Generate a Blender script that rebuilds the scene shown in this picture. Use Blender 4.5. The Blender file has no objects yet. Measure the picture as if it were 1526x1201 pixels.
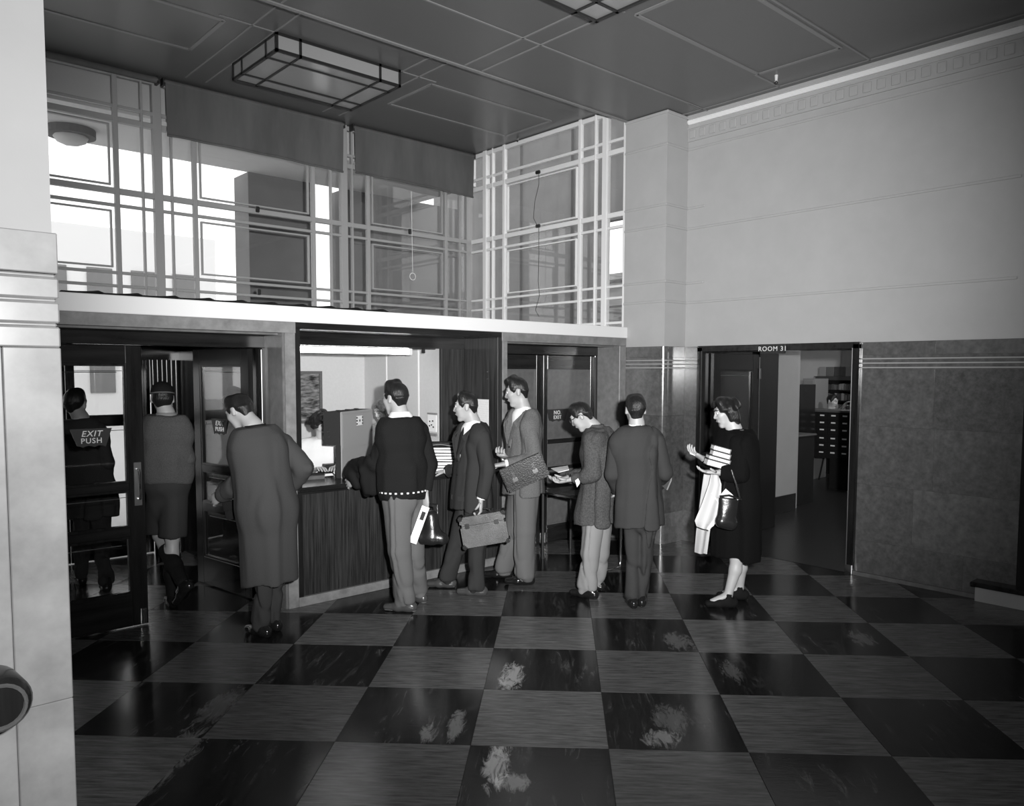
import bpy, bmesh, math, random
import numpy as np
from mathutils import Vector, Matrix
from math import radians, sin, cos, pi, sqrt
random.seed(7)
SC = bpy.context.scene
COL = SC.collection

# ------------------------------------------------------------------ camera, world, flash, exposure
# surveyed camera: focal length and principal point in pixels of the 1526 x 1201 photograph
FOC, PPX, PPY = 1158.52, 778.14, 629.95
EYE = Vector((0, 0, 1.869))
def _axes(yaw, pitch, roll):
    f = np.array([sin(yaw)*cos(pitch), cos(yaw)*cos(pitch), sin(pitch)])
    r = np.array([cos(yaw), -sin(yaw), 0]); u = np.cross(r, f)
    r2 = r*cos(roll)+u*sin(roll); u2 = -r*sin(roll)+u*cos(roll)
    c = sqrt(.5); M = np.array([[c, c, 0], [-c, c, 0], [0, 0, 1]])
    return Vector(M@r2), Vector(M@u2), Vector(M@f)
CR, CU, CF = _axes(-.0475256, -.0650836, .0031454)
cam_d = bpy.data.cameras.new('camera'); cam = bpy.data.objects.new('camera', cam_d); COL.objects.link(cam)
cam_d.sensor_fit = 'HORIZONTAL'; cam_d.sensor_width = 36; cam_d.lens = FOC/1526*36
cam_d.shift_x = -(PPX-763)/1526; cam_d.shift_y = (PPY-600.5)/1526
cam_d.clip_start = .05; cam_d.clip_end = 300
mw = Matrix((CR, CU, -CF)).transposed().to_4x4(); mw.translation = EYE; cam.matrix_world = mw
SC.camera = cam
SC.view_settings.view_transform = 'Standard'; SC.view_settings.look = 'None'
SC.view_settings.gamma = 1; SC.view_settings.use_curve_mapping = False
SC.view_settings.exposure = 0.0
world = bpy.data.worlds.new('overcast_sky'); SC.world = world; world.use_nodes = True
world.node_tree.nodes['Background'].inputs[0].default_value = (1, 1, 1, 1)
world.node_tree.nodes['Background'].inputs[1].default_value = 2.0
def lamp(name, kind, loc, energy, **kw):
    d = bpy.data.lights.new(name, kind); d.energy = energy
    for k, v in kw.items(): setattr(d, k, v)
    o = bpy.data.objects.new(name, d); COL.objects.link(o); o.location = loc
    return o
FLASH = Vector((.24, -.14, 2.05))
fl = lamp('press_flash', 'SPOT', FLASH, 2800, spot_size=radians(73), spot_blend=1.0, shadow_soft_size=.05)
fl.rotation_euler = (Vector((cos(radians(48.5)), sin(radians(48.5)), .05))).to_track_quat('-Z', 'Y').to_euler()
lamp('added_flash_spill', 'SPOT', FLASH, 250, spot_size=radians(142), spot_blend=1.0, shadow_soft_size=.05).rotation_euler = Vector((cos(radians(58)), sin(radians(58)), -.05)).to_track_quat('-Z', 'Y').to_euler()   # added second spot: bulb spill lifting the pillar, turned away from the right wall
SC.cycles.use_denoising = True
SC.cycles.max_bounces = 8; SC.cycles.diffuse_bounces = 4; SC.cycles.glossy_bounces = 4
SC.cycles.transparent_max_bounces = 24; SC.cycles.caustics_reflective = False; SC.cycles.caustics_refractive = False
SC.cycles.sample_clamp_indirect = 4

# ------------------------------------------------------------------ survey helpers (sight line met with a real plane)
def ray(x, y): return (CF*FOC+CR*(x-PPX)-CU*(y-PPY)).normalized()
def on_x(x, y, X): d = ray(x, y); return EYE+d*((X-EYE.x)/d.x)
def on_y(x, y, Y): d = ray(x, y); return EYE+d*((Y-EYE.y)/d.y)
def on_z(x, y, Z=0.): d = ray(x, y); return EYE+d*((Z-EYE.z)/d.z)
FH = Vector((CF.x, CF.y, 0)).normalized(); RH = Vector((FH.y, -FH.x, 0))
def at(base, x, y, dd=0.):
    d = ray(x, y); return EYE+d*(((base-EYE).dot(FH)+dd)/d.dot(FH))
def heading(phi): a = radians(phi); return FH*cos(a)-RH*sin(a)

# ------------------------------------------------------------------ materials
def mat(name, c, rough=.6, spec=.5, metal=0., noise=None, bump=None, coat=0.):
    """noise=(scale, amount, detail, (sx,sy,sz)); bump=(scale, strength, (sx,sy,sz))"""
    m = bpy.data.materials.new(name); m.use_nodes = True; nt = m.node_tree; b = nt.nodes['Principled BSDF']
    b.inputs['Base Color'].default_value = (c, c, c, 1); b.inputs['Roughness'].default_value = rough
    b.inputs['Specular IOR Level'].default_value = spec; b.inputs['Metallic'].default_value = metal
    b.inputs['Coat Weight'].default_value = coat; b.inputs['Coat Roughness'].default_value = .08
    def coords(s):
        tc = nt.nodes.new('ShaderNodeTexCoord'); mp = nt.nodes.new('ShaderNodeMapping')
        nt.links.new(tc.outputs['Object'], mp.inputs[0]); mp.inputs['Scale'].default_value = s
        return mp.outputs[0]
    if noise:
        n = nt.nodes.new('ShaderNodeTexNoise'); n.inputs['Scale'].default_value = noise[0]; n.inputs['Detail'].default_value = noise[2]
        n.inputs['Roughness'].default_value = .62
        nt.links.new(coords(noise[3] if len(noise) > 3 else (1, 1, 1)), n.inputs['Vector'])
        r = nt.nodes.new('ShaderNodeMapRange'); r.inputs[1].default_value = .3; r.inputs[2].default_value = .7
        r.inputs[3].default_value = c*(1-noise[1]); r.inputs[4].default_value = min(1, c*(1+noise[1]))
        nt.links.new(n.outputs[0], r.inputs[0]); nt.links.new(r.outputs[0], b.inputs['Base Color'])
    if bump:
        n = nt.nodes.new('ShaderNodeTexNoise'); n.inputs['Scale'].default_value = bump[0]; n.inputs['Detail'].default_value = 4
        nt.links.new(coords(bump[2] if len(bump) > 2 else (1, 1, 1)), n.inputs['Vector'])
        k = nt.nodes.new('ShaderNodeBump'); k.inputs['Strength'].default_value = bump[1]; k.inputs['Distance'].default_value = .01
        nt.links.new(n.outputs[0], k.inputs['Height']); nt.links.new(k.outputs[0], b.inputs['Normal'])
    return m
def emit(name, s):
    m = bpy.data.materials.new(name); m.use_nodes = True; b = m.node_tree.nodes['Principled BSDF']
    b.inputs['Base Color'].default_value = (.9, .9, .9, 1)
    b.inputs['Emission Color'].default_value = (1, 1, 1, 1); b.inputs['Emission Strength'].default_value = s
    return m
def glass(name, tint=.92, ior=1.5):
    m = bpy.data.materials.new(name); m.use_nodes = True; nt = m.node_tree; nt.nodes.clear()
    o = nt.nodes.new('ShaderNodeOutputMaterial'); mx = nt.nodes.new('ShaderNodeMixShader')
    t = nt.nodes.new('ShaderNodeBsdfTransparent'); t.inputs[0].default_value = (tint, tint, tint, 1)
    g = nt.nodes.new('ShaderNodeBsdfGlossy'); g.inputs['Roughness'].default_value = .02
    f = nt.nodes.new('ShaderNodeFresnel'); ge = nt.nodes.new('ShaderNodeNewGeometry'); mr = nt.nodes.new('ShaderNodeMapRange'); mr.inputs[3].default_value = ior; mr.inputs[4].default_value = 1/ior
    nt.links.new(ge.outputs['Backfacing'], mr.inputs[0]); nt.links.new(mr.outputs[0], f.inputs[0])
    nt.links.new(f.outputs[0], mx.inputs[0]); nt.links.new(t.outputs[0], mx.inputs[1]); nt.links.new(g.outputs[0], mx.inputs[2])
    nt.links.new(mx.outputs[0], o.inputs[0]); return m
def tile_mat(name, base, streak, vein):
    """floor tile: grain along local x (light) or y (dark), white veins on the dark ones; splashes are stains at fixed places"""
    m = bpy.data.materials.new(name); m.use_nodes = True; nt = m.node_tree; b = nt.nodes['Principled BSDF']; L = nt.links.new
    b.inputs['Roughness'].default_value = .17 if vein else .24; b.inputs['Specular IOR Level'].default_value = .3
    tc = nt.nodes.new('ShaderNodeTexCoord'); oi = nt.nodes.new('ShaderNodeObjectInfo')
    sc = nt.nodes.new('ShaderNodeVectorMath'); sc.operation = 'SCALE'; sc.inputs[0].default_value = (37, 53, 71); L(oi.outputs['Random'], sc.inputs['Scale'])
    ad = nt.nodes.new('ShaderNodeVectorMath'); L(tc.outputs['Object'], ad.inputs[0]); L(sc.outputs[0], ad.inputs[1])
    def nz(scale, s, detail=6, dist=0., rough=.65):
        mp = nt.nodes.new('ShaderNodeMapping'); mp.inputs['Scale'].default_value = s; L(ad.outputs[0], mp.inputs[0])
        n = nt.nodes.new('ShaderNodeTexNoise'); n.inputs['Scale'].default_value = scale; n.inputs['Detail'].default_value = detail
        n.inputs['Distortion'].default_value = dist; n.inputs['Roughness'].default_value = rough; L(mp.outputs[0], n.inputs['Vector']); return n.outputs[0]
    def rng(v, a, c, d, e):
        r = nt.nodes.new('ShaderNodeMapRange'); L(v, r.inputs[0])
        for i, q in enumerate((a, c, d, e)): r.inputs[i+1].default_value = q
        return r.outputs[0]
    def mth(op, a, c):
        k = nt.nodes.new('ShaderNodeMath'); k.operation = op
        for i, q in enumerate((a, c)):
            if isinstance(q, (int, float)): k.inputs[i].default_value = q
            else: L(q, k.inputs[i])
        return k.outputs[0]
    g = rng(nz(9, (.7, 7, 1) if not vein else (7, .9, 1)), .3, .7, base*(1-streak), base*(1+streak))
    tone = rng(oi.outputs['Random'], 0, 1, .8, 1.2)
    col = mth('MULTIPLY', g, tone)
    if vein:
        v = rng(nz(5, (3.4, .55, 1), 10, .9, .74), .53, .72, 0, .13)
        msk = rng(nz(2.2, (1, 1, 1), 3), .42, .66, 0.08, 1)
        col = mth('ADD', col, mth('MULTIPLY', v, msk))
        pos = nt.nodes.new('ShaderNodeNewGeometry').outputs['Position']
        h_ = sqrt(.5)
        for (px_, py_, ra, rb, am) in SPLASH:
            w = on_z(px_, py_)
            sb = nt.nodes.new('ShaderNodeVectorMath'); sb.operation = 'SUBTRACT'; L(pos, sb.inputs[0]); sb.inputs[1].default_value = w
            q2 = []
            for ax_, rr_ in (((h_, -h_, 0), ra), ((h_, h_, 0), rb)):
                dt = nt.nodes.new('ShaderNodeVectorMath'); dt.operation = 'DOT_PRODUCT'; L(sb.outputs[0], dt.inputs[0]); dt.inputs[1].default_value = ax_
                q2.append(mth('POWER', mth('ABSOLUTE', mth('DIVIDE', dt.outputs['Value'], rr_), 0), 2.0))
            near = rng(mth('ADD', q2[0], q2[1]), 0., 1.6, 1, 0)
            k = mth('ADD', nz(9, (2.6, .8, 1), 10, .9, .75), mth('MULTIPLY', near, .34))
            spl = mth('MULTIPLY', rng(k, .66, .80, 0, am), rng(near, 0, .3, 0, 1))
            col = mth('ADD', col, spl)
    L(col, b.inputs['Base Color'])
    bn = nt.nodes.new('ShaderNodeBump'); bn.inputs['Strength'].default_value = .12; bn.inputs['Distance'].default_value = .004
    L(nz(14, (1, 3, 1)), bn.inputs['Height']); L(bn.outputs[0], b.inputs['Normal'])
    return m
SPLASH = [(762, 1008, .09, .24, .34), (742, 1138, .07, .26, .38), (762, 1164, .10, .10, .25), (680, 1080, .05, .22, .16), (640, 1092, .05, .14, .16), (985, 1100, .10, .12, .2), (1000, 1070, .12, .2, .08), (245, 1135, .12, .4, .14), (1285, 952, .1, .2, .1), (1010, 955, .12, .22, .10), (330, 1050, .1, .3, .08), (1090, 1000, .08, .2, .08)]
M = dict(
 plaster=mat('painted_plaster', .43, .7, noise=(3, .04, 4), bump=(60, .04)),
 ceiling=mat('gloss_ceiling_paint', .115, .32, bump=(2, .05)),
 bead=mat('ceiling_bead_paint', .22, .4),
 cove=mat('cove_white', .9, .5),
 dado=mat('polished_dado_marble', .105, .16, noise=(20, .3, 10), coat=.3),
 dado2=mat('polished_dado_marble_pale', .125, .16, noise=(17, .3, 10), coat=.3),
 dado3=mat('polished_dado_marble_deep', .09, .16, noise=(23, .34, 10), coat=.3),
 groove=mat('pale_groove_marble', .4, .2),
 pale=mat('pillar_marble_overexposed', .3, .28, noise=(7, .25, 9)),  # dado marble made paler: the near flash's overexposure is put into the colour
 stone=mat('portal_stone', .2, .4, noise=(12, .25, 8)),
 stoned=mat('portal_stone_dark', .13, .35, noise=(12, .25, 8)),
 wood=mat('dark_polished_wood', .014, .2, .35, noise=(2.5, .5, 6, (9, 9, .7))),
 woodh=mat('dark_polished_wood_level', .015, .2, .35, noise=(2.5, .5, 6, (.7, 9, 9))),
 panelwood=mat('striped_counter_veneer', .024, .4, noise=(5, .95, 8, (12, 12, .4))),
 white=mat('white_paint', .8, .5),
 steel=mat('window_frame_paint', .8, .45),
 black=mat('black_cloth', .012, .8),
 blind=mat('holland_blind_cloth', .11, .85, noise=(2, .18, 4, (2, 2, .4)), bump=(3, .5, (1, 1, .3))),
 chrome=mat('chrome', .75, .15, metal=1.),
 brass=mat('dull_brass', .4, .3, metal=1.),
 dkmetal=mat('dark_metal', .02, .4),
 paper=mat('white_paper', .85, .7),
 room=mat('service_wall_board', .55, .7, noise=(40, .03, 3)),
 greybox=mat('grey_hammered_paint', .33, .5, bump=(90, .1)),
 doorpanel=mat('grey_door_panel', .12, .3, noise=(14, .2, 8)),
 lampglass=mat('lamp_frosted_glass', .3, .15),
 skin=mat('skin', .36, .5, noise=(14, .06, 4)), skin2=mat('skin_pale', .44, .5),
 lips=mat('lips', .22, .5), eyew=mat('eye_white', .6, .3), pupil=mat('pupil', .01, .2),
 hair=mat('dark_hair', .012, .33, .4, bump=(40, .5, (6, 1, 1))), hairb=mat('brown_hair', .013, .38, .3, noise=(30, .4, 4), bump=(40, .5, (6, 1, 1))), hairf=mat('fair_hair', .22, .4, noise=(30, .4, 4), bump=(40, .5, (6, 1, 1))),
 knit=mat('dark_knit', .014, .9, bump=(150, .5)), knitg=mat('grey_heather_knit', .075, .95, noise=(90, .35, 4), bump=(120, .8)),
 knitb=mat('grey_school_knit', .085, .95, noise=(120, .2, 4), bump=(120, .6)),
 suitd=mat('dark_suiting', .034, .85, bump=(180, .2)), suitb=mat('charcoal_suiting', .042, .85, bump=(180, .2)), suitg=mat('grey_tweed', .12, .9, noise=(130, .25, 3), bump=(160, .4)),
 flan=mat('grey_flannel', .12, .9, bump=(150, .2)), flanl=mat('light_grey_flannel', .23, .9, bump=(150, .2)), serge=mat('dark_serge', .04, .9, bump=(150, .2)),
 coat=mat('grey_gabardine', .055, .85, bump=(120, .15)), coatb=mat('black_wool', .006, .95, bump=(120, .3)),
 shirt=mat('white_shirt', .8, .7), labcoat=mat('white_overall', .75, .8, bump=(30, .2)),
 leather=mat('dark_leather', .014, .28, bump=(90, .12)), leatherg=mat('grained_case_leather', .10, .24, noise=(6, .3, 5), bump=(120, .2)), leatherb=mat('brown_leather', .014, .3, .25, bump=(100, .15)),
 shoe=mat('polished_shoe', .012, .14), shoeb=mat('brown_shoe', .06, .25), sole=mat('shoe_sole', .2, .7),
 plastic=mat('raincoat_plastic', .62, .35), dress=mat('light_dress_cloth', .5, .8, noise=(3, .2, 4, (6, 6, .3))),
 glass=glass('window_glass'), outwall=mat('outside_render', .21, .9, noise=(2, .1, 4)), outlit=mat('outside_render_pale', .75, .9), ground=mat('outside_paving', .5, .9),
 rubber=mat('dark_boards', .02, .3, noise=(4, .3, 5, (1, 8, 1))),
)
for k_ in 'black blind knit knitg knitb suitd suitb suitg flan flanl serge coat coatb dress labcoat shirt plaster outwall outlit ground'.split():
    M[k_].node_tree.nodes['Principled BSDF'].inputs['Specular IOR Level'].default_value = .08
M['matwood'] = mat('matt_dark_wood', .012, .6, .2)
M['greysteel'] = mat('grey_window_frame_paint', .33, .5)
M['tile_l'] = tile_mat('light_floor_tile', .10, .6, False)
M['tile_d'] = tile_mat('dark_floor_tile', .010, .5, True)

# ------------------------------------------------------------------ object helpers
def link(name, me, m, parent=None, loc=(0, 0, 0)):
    o = bpy.data.objects.new(name, me); COL.objects.link(o); o.location = loc
    if m is not None and not me.materials: me.materials.append(m)
    if parent is not None: o.parent = parent
    return o
def wloc(o):
    v = Vector((0, 0, 0))
    while o is not None: v = v+Vector(o.location); o = o.parent
    return v
def empty(name, loc=(0, 0, 0), rz=0.):
    o = bpy.data.objects.new(name, None); COL.objects.link(o); o.location = loc; o.rotation_euler = (0, 0, rz); o.empty_display_size = .1
    return o
def tag(o, label, cat, group=None):
    o['label'] = label; o['category'] = cat
    if group: o['group'] = group
    return o
def struct(o): o['kind'] = 'structure'; return o
_cache = {}
def box_mesh(sx, sy, sz, bev):
    k = (round(sx, 4), round(sy, 4), round(sz, 4), bev)
    bm = bmesh.new(); bmesh.ops.create_cube(bm, size=1); bmesh.ops.scale(bm, vec=(sx, sy, sz), verts=bm.verts)
    if bev: bmesh.ops.bevel(bm, geom=bm.edges[:], offset=min(bev, min(sx, sy, sz)*.45), segments=1, affect='EDGES')
    me = bpy.data.meshes.new('box'); bm.to_mesh(me); bm.free(); return me
def box(name, x, y, z, m, parent=None, bev=0.):
    """world extents; parents are unrotated"""
    c = Vector(((x[0]+x[1])/2, (y[0]+y[1])/2, (z[0]+z[1])/2))
    s = [abs(q[1]-q[0]) for q in (x, y, z)]
    me = box_mesh(*s, bev)
    return link(name, me, m, parent, c-(wloc(parent) if parent else Vector()))
class MB:
    """collects shapes into one mesh, in the coordinates of the parent"""
    def __init__(s): s.bm = bmesh.new()
    def box(s, x, y, z, bev=0., mtx=None):
        b2 = bmesh.new(); bmesh.ops.create_cube(b2, size=1)
        bmesh.ops.scale(b2, vec=(x[1]-x[0], y[1]-y[0], z[1]-z[0]), verts=b2.verts)
        if bev: bmesh.ops.bevel(b2, geom=b2.edges[:], offset=bev, segments=2, affect='EDGES')
        bmesh.ops.translate(b2, vec=((x[0]+x[1])/2, (y[0]+y[1])/2, (z[0]+z[1])/2), verts=b2.verts)
        if mtx is not None: bmesh.ops.transform(b2, matrix=mtx, verts=b2.verts)
        t = bpy.data.meshes.new('t'); b2.to_mesh(t); b2.free(); s.bm.from_mesh(t); bpy.data.meshes.remove(t); return s
    def tube(s, pts, r, n=8, cap=True):
        pts = [Vector(p) for p in pts]; rs = r if isinstance(r, (list, tuple)) else [r]*len(pts); rings = []; ref = None
        for i, p in enumerate(pts):
            d = (pts[min(i+1, len(pts)-1)]-pts[max(i-1, 0)]).normalized()
            if ref is None: ref = d.orthogonal().normalized()
            ref = (ref-d*ref.dot(d)).normalized(); q = d.cross(ref)
            rings.append([s.bm.verts.new(p+(ref*cos(2*pi*k/n)+q*sin(2*pi*k/n))*rs[i]) for k in range(n)])
        for a, b in zip(rings, rings[1:]):
            for k in range(n): s.bm.faces.new((a[k], a[(k+1) % n], b[(k+1) % n], b[k]))
        if cap: s.bm.faces.new(rings[0][::-1]); s.bm.faces.new(rings[-1])
        return s
    def prism(s, poly, a, b):
        """poly: list of Vector in a plane; extruded by vector from offset a to offset b"""
        v0 = [s.bm.verts.new(Vector(p)+a) for p in poly]; v1 = [s.bm.verts.new(Vector(p)+b) for p in poly]
        s.bm.faces.new(v0); s.bm.faces.new(v1[::-1])
        for k in range(len(poly)): s.bm.faces.new((v0[k], v1[k], v1[(k+1) % len(poly)], v0[(k+1) % len(poly)]))
        return s
    def grid(s, f, nu, nv, thick=0.):
        vs = [[s.bm.verts.new(f(i/nu, j/nv)) for j in range(nv+1)] for i in range(nu+1)]
        for i in range(nu):
            for j in range(nv): s.bm.faces.new((vs[i][j], vs[i+1][j], vs[i+1][j+1], vs[i][j+1]))
        if thick:
            bmesh.ops.recalc_face_normals(s.bm, faces=s.bm.faces[:]); bmesh.ops.solidify(s.bm, geom=s.bm.faces[:], thickness=thick)
        return s
    def ball(s, c, r, sub=2, scale=(1, 1, 1)):
        mt = Matrix.Translation(c) @ Matrix.Diagonal((*scale, 1)); bmesh.ops.create_icosphere(s.bm, subdivisions=sub, radius=r, matrix=mt); return s
    def done(s, name, m, parent=None, smooth=False, loc=None):
        bmesh.ops.recalc_face_normals(s.bm, faces=s.bm.faces[:])
        if loc is not None: bmesh.ops.translate(s.bm, vec=-Vector(loc), verts=s.bm.verts)
        me = bpy.data.meshes.new(name); s.bm.to_mesh(me); s.bm.free()
        if smooth:
            me.polygons.foreach_set('use_smooth', [True]*len(me.polygons)); me.set_sharp_from_angle(angle=radians(40))
        return link(name, me, m, parent, loc if loc is not None else (0, 0, 0))
def text_mesh(txt, size, shear=0., bold=.012):
    cu = bpy.data.curves.new('lettering', 'FONT'); cu.body = txt; cu.size = size; cu.align_x = 'CENTER'; cu.align_y = 'CENTER'
    cu.extrude = .0012; cu.shear = shear; cu.offset = bold*size; cu.space_character = 1.14; cu.resolution_u = 3
    t = bpy.data.objects.new('lettering', cu); COL.objects.link(t); bpy.context.view_layer.update()
    me = bpy.data.meshes.new_from_object(t.evaluated_get(bpy.context.evaluated_depsgraph_get()))
    bpy.data.objects.remove(t); return me
def lettering(txt, size, m, parent, loc, rot, shear=0., bold=.012):
    me = text_mesh(txt, size, shear, bold); me.materials.clear(); o = link('lettering', me, m, parent, loc); o.rotation_euler = rot; return o

# ------------------------------------------------------------------ floor
E1 = Vector((.69*sqrt(.5), -.69*sqrt(.5), 0)); E2 = Vector((.69*sqrt(.5), .69*sqrt(.5), 0)); T0 = Vector((2.361, 2.974, 0))
floor = struct(box('floor', (-5.2, 7.1), (-5.2, 8.6), (-.15, -.014), M['stoned']))
tl = box_mesh(.6885, .6885, .014, .0012); td = tl.copy(); tl.materials.append(M['tile_l']); td.materials.append(M['tile_d'])
for i in range(-6, 10):
    for j in range(-9, 10):
        c = T0+E2*(i+.5)+E1*(j+.5)
        d = c-EYE; z = d.dot(CF)
        if not (-1.4 < c.x < 7.5 and c.y < 8.9): continue
        if z < .8: continue
        sx = PPX+FOC*d.dot(CR)/z
        if c.y < 5.9 and (sx < -150 or sx > 1750 or z < 1.9): continue
        if c.y >= 5.9 and not (.6 < c.x < 3.1 or 4.9 < c.x < 6.9): continue
        o = link('tile', tl if (i+j) % 2 == 0 else td, None, floor, c+Vector((0, 0, -.007))-Vector(floor.location)); o.rotation_euler = (0, 0, -pi/4)
# ------------------------------------------------------------------ ceiling
ZM, ZB = 4.62, 4.81
ceil = struct(empty('ceiling', (0, 0, ZM)))
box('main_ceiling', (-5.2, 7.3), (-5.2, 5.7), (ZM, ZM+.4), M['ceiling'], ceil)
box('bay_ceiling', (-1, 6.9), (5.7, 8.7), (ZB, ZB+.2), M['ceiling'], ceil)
box('edge_bead', (-1, 6.73), (5.68, 5.715), (ZM-.012, ZM+.03), M['bead'], ceil)
def bead(p, q, z, w=.016, name='ceiling_bead'):
    p = Vector((*p, z)); q = Vector((*q, z)); d = (q-p).normalized(); s = Vector((d.y, -d.x, 0))*w/2
    mb = MB(); mb.prism([p-s, p+s, q+s, q-s], Vector((0, 0, .002)), Vector((0, 0, -.007))); mb.bm.verts.ensure_lookup_table()
    o = mb.done(name, M['bead'], ceil); o.location = -Vector(ceil.location); return o
def bead_rect(x0, x1, y0, y1, z, w):
    P4 = [(x0, y0), (x1, y0), (x1, y1), (x0, y1)]
    for k in range(4): bead(P4[k], P4[(k+1) % 4], z, w, 'panel_moulding')
for (a, b) in ((4.8, 6.51), (.9, 2.67)): bead_rect(a, b, 6.68, 7.48, ZB, .035)
for a in (4.8, 1.2):
    bead_rect(a, a+1.755, 3.21, 3.99, ZM, .035)
bead((-1, 4.89), (7.1, 4.89), ZM); bead((2.5, 4.02), (4.7, 4.02), ZM); bead((6.56, 4.02), (7.0, 4.02), ZM); bead((4.6, 3.15), (7.0, 3.15), ZM)
for X in (4.44, 4.64): bead((X, 5.66), (X, 4.0), ZM)
for X in (2.5, 2.7): bead((X, 5.66), (X, 4.0), ZM)
bead((6.98, 5.14), (6.98, -2), ZM); bead((6.73, 4.9), (6.98, 4.9), ZM)
for X in (2.88, 3.08, 4.39, 4.59): bead((X, 5.74), (X, 8.2), ZB)
bead((2.6, 6.6), (4.8, 6.6), ZB)
# ------------------------------------------------------------------ right wall and corner pillar
XR = 7.1
wr = struct(empty('wall_right', (XR, 3.5, 0)))
box('plaster', (XR, XR+.35), (1.885, 5.15), (2.15, ZM), M['plaster'], wr)
box('plaster', (XR, XR+.35), (-5.2, 1.885), (2.66, ZM), M['plaster'], wr)
box('backing', (XR+.02, XR+.35), (1.885, 3.2), (0, 2.15), M['stoned'], wr)
box('backing', (XR+.02, XR+.35), (4.96, 5.5), (0, 2.15), M['stoned'], wr)
def slabs(ysplits, rows, xs, par):
    for (z0, z1), cuts in rows:
        for a, b in zip(cuts, cuts[1:]):
            box('marble_slab', (xs-.02, xs+.02), (a+.0003, b-.0003), (z0+.0003, z1-.0003), M[random.choice(['dado', 'dado', 'dado2', 'dado3'])], par, .0008)
slabs(None, [((2.035, 2.15), (1.885, 2.56, 3.2)), ((1.39, 1.905), (1.885, 2.56, 3.2)), ((.85, 1.39), (1.885, 2.545, 3.2)), ((.33, .85), (1.885, 2.7, 3.2)), ((.0, .33), (1.885, 2.28, 3.2))], XR+.02, wr)
slabs(None, [((2.035, 2.15), (4.96, 5.15)), ((1.40, 1.905), (4.96, 5.15)), ((.34, 1.40), (4.96, 5.15)), ((0, .34), (4.96, 5.15))], XR+.02, wr)
def reeds_x(y0, y1, X, par):      # three thin polished fillets let into the marble
    box('marble_slab', (X, X+.04), (y0, y1), (1.9055, 2.0345), M['dado'], par)
    for z in (1.92, 1.96, 2.0):
        mb = MB(); mb.tube([(X+.001, y0, z), (X+.001, y1, z)], .0065, 8); o = mb.done('fillet', M['groove'], par, True); o.location = -wloc(par)
reeds_x(1.885, 3.2, XR, wr); reeds_x(4.96, 5.15, XR, wr)
for z, y0, y1 in ((4.27, -4, 5.15), (3.424, 1.97, 5.15), (2.629, 1.97, 5.15), (3.645, 4.925, 5.15), (2.84, 4.92, 5.15)):
    box('wall_moulding', (XR-.012, XR+.01), (y0, y1), (z-.012, z+.012), M['plaster'], wr, .004)
box('frieze', (XR-.006, XR+.01), (-4, 5.15), (4.365, 4.485), M['plaster'], wr)
box('frieze_lip', (XR-.016, XR+.01), (-4, 5.15), (4.35, 4.362), M['plaster'], wr); box('frieze_lip', (XR-.016, XR+.01), (-4, 5.15), (4.485, 4.50), M['plaster'], wr)
dn = box_mesh(.02, .075, .09, .006); dn.materials.append(M['plaster'])
for k in range(52):
    link('dentil', dn, None, wr, Vector((XR-.012, 5.09-k*.125, 4.425))-Vector(wr.location))
box('cove', (XR-.05, XR+.01), (-4, 5.15), (4.525, 4.585), M['cove'], wr, .02)
struct(box('trim_1', (XR-.035, XR), (-4, 5.15), (4.585, ZM), M['plaster']))
pl = struct(empty('wall_corner', (6.73, 5.15, 0)))
box('plaster', (6.73, 7.45), (5.15, 5.72), (2.15, ZM), M['plaster'], pl)
box('cap_moulding', (6.715, 7.1), (5.135, 5.72), (4.585, ZM-.004), M['plaster'], pl, .005)
for z in (4.27, 3.645, 3.424, 2.84, 2.629):
    box('wall_moulding', (6.718, 7.1), (5.138, 5.72), (z-.012, z+.012), M['plaster'], pl, .004)
for z0, z1 in ((2.035, 2.15), (1.40, 1.905), (.34, 1.40), (0, .34)):
    mm = M[random.choice(['dado', 'dado2', 'dado3'])]
    mb = MB(); r = .06
    pts = [Vector((6.73, 5.7, 0))]+[Vector((6.73+r-r*cos(a), 5.15+r-r*sin(a), 0)) for a in [k*pi/16 for k in range(9)]]+[Vector((7.1, 5.15, 0)), Vector((7.1, 5.7, 0))]
    mb.prism(pts, Vector((0, 0, z0+.001)), Vector((0, 0, z1-.001))); o = mb.done('marble_slab', mm, pl); o.location = -Vector(pl.location)
mb = MB(); mb.prism(pts, Vector((0, 0, 1.9055)), Vector((0, 0, 2.0345))); o = mb.done('marble_slab', M['dado'], pl); o.location = -Vector(pl.location)
for z in (1.92, 1.96, 2.0):
    mb = MB(); mb.tube([p+Vector((.001, .001, z)) for p in pts[:-2]]+[Vector((7.1, 5.151, z))], .0065, 8); o = mb.done('fillet', M['groove'], pl, True); o.location = -Vector(pl.location)
box('baseboard_right', (XR-.03, XR), (1.885, 3.2), (0, .035), M['stoned'], None)['kind'] = 'structure'
# beyond the right end of the wall: cased opening with a step
op = struct(empty('trim_2', (XR, 1.9, 0)))
box('casing_post', (XR-.01, XR+.3), (1.80, 1.885), (.0, 2.66), M['wood'], op, .006)
box('casing_head', (XR-.01, XR+.3), (.2, 1.885), (2.60, 2.66), M['wood'], op, .006)
box('stair_hall_wall', (8.6, 8.7), (-1, 1.95), (0, 3), M['stoned'], op); box('stair_hall_side', (7.4, 8.7), (1.89, 2.05), (0, 3), M['stoned'], op); box('stair_hall_top', (7.4, 8.7), (-1, 2.05), (3, 3.1), M['stoned'], op)
st = struct(empty('trim_3', (7.0, 1.5, 0)))
box('step_riser', (7.0, 7.4), (.0, 1.72), (.0, .125), M['groove'], st); box('step_riser', (7.0, 7.4), (1.723, 2.15), (.0, .125), M['groove'], st)
box('step_tread', (6.955, 7.4), (.0, 2.175), (.125, .165), M['woodh'], st, .006)
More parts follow.
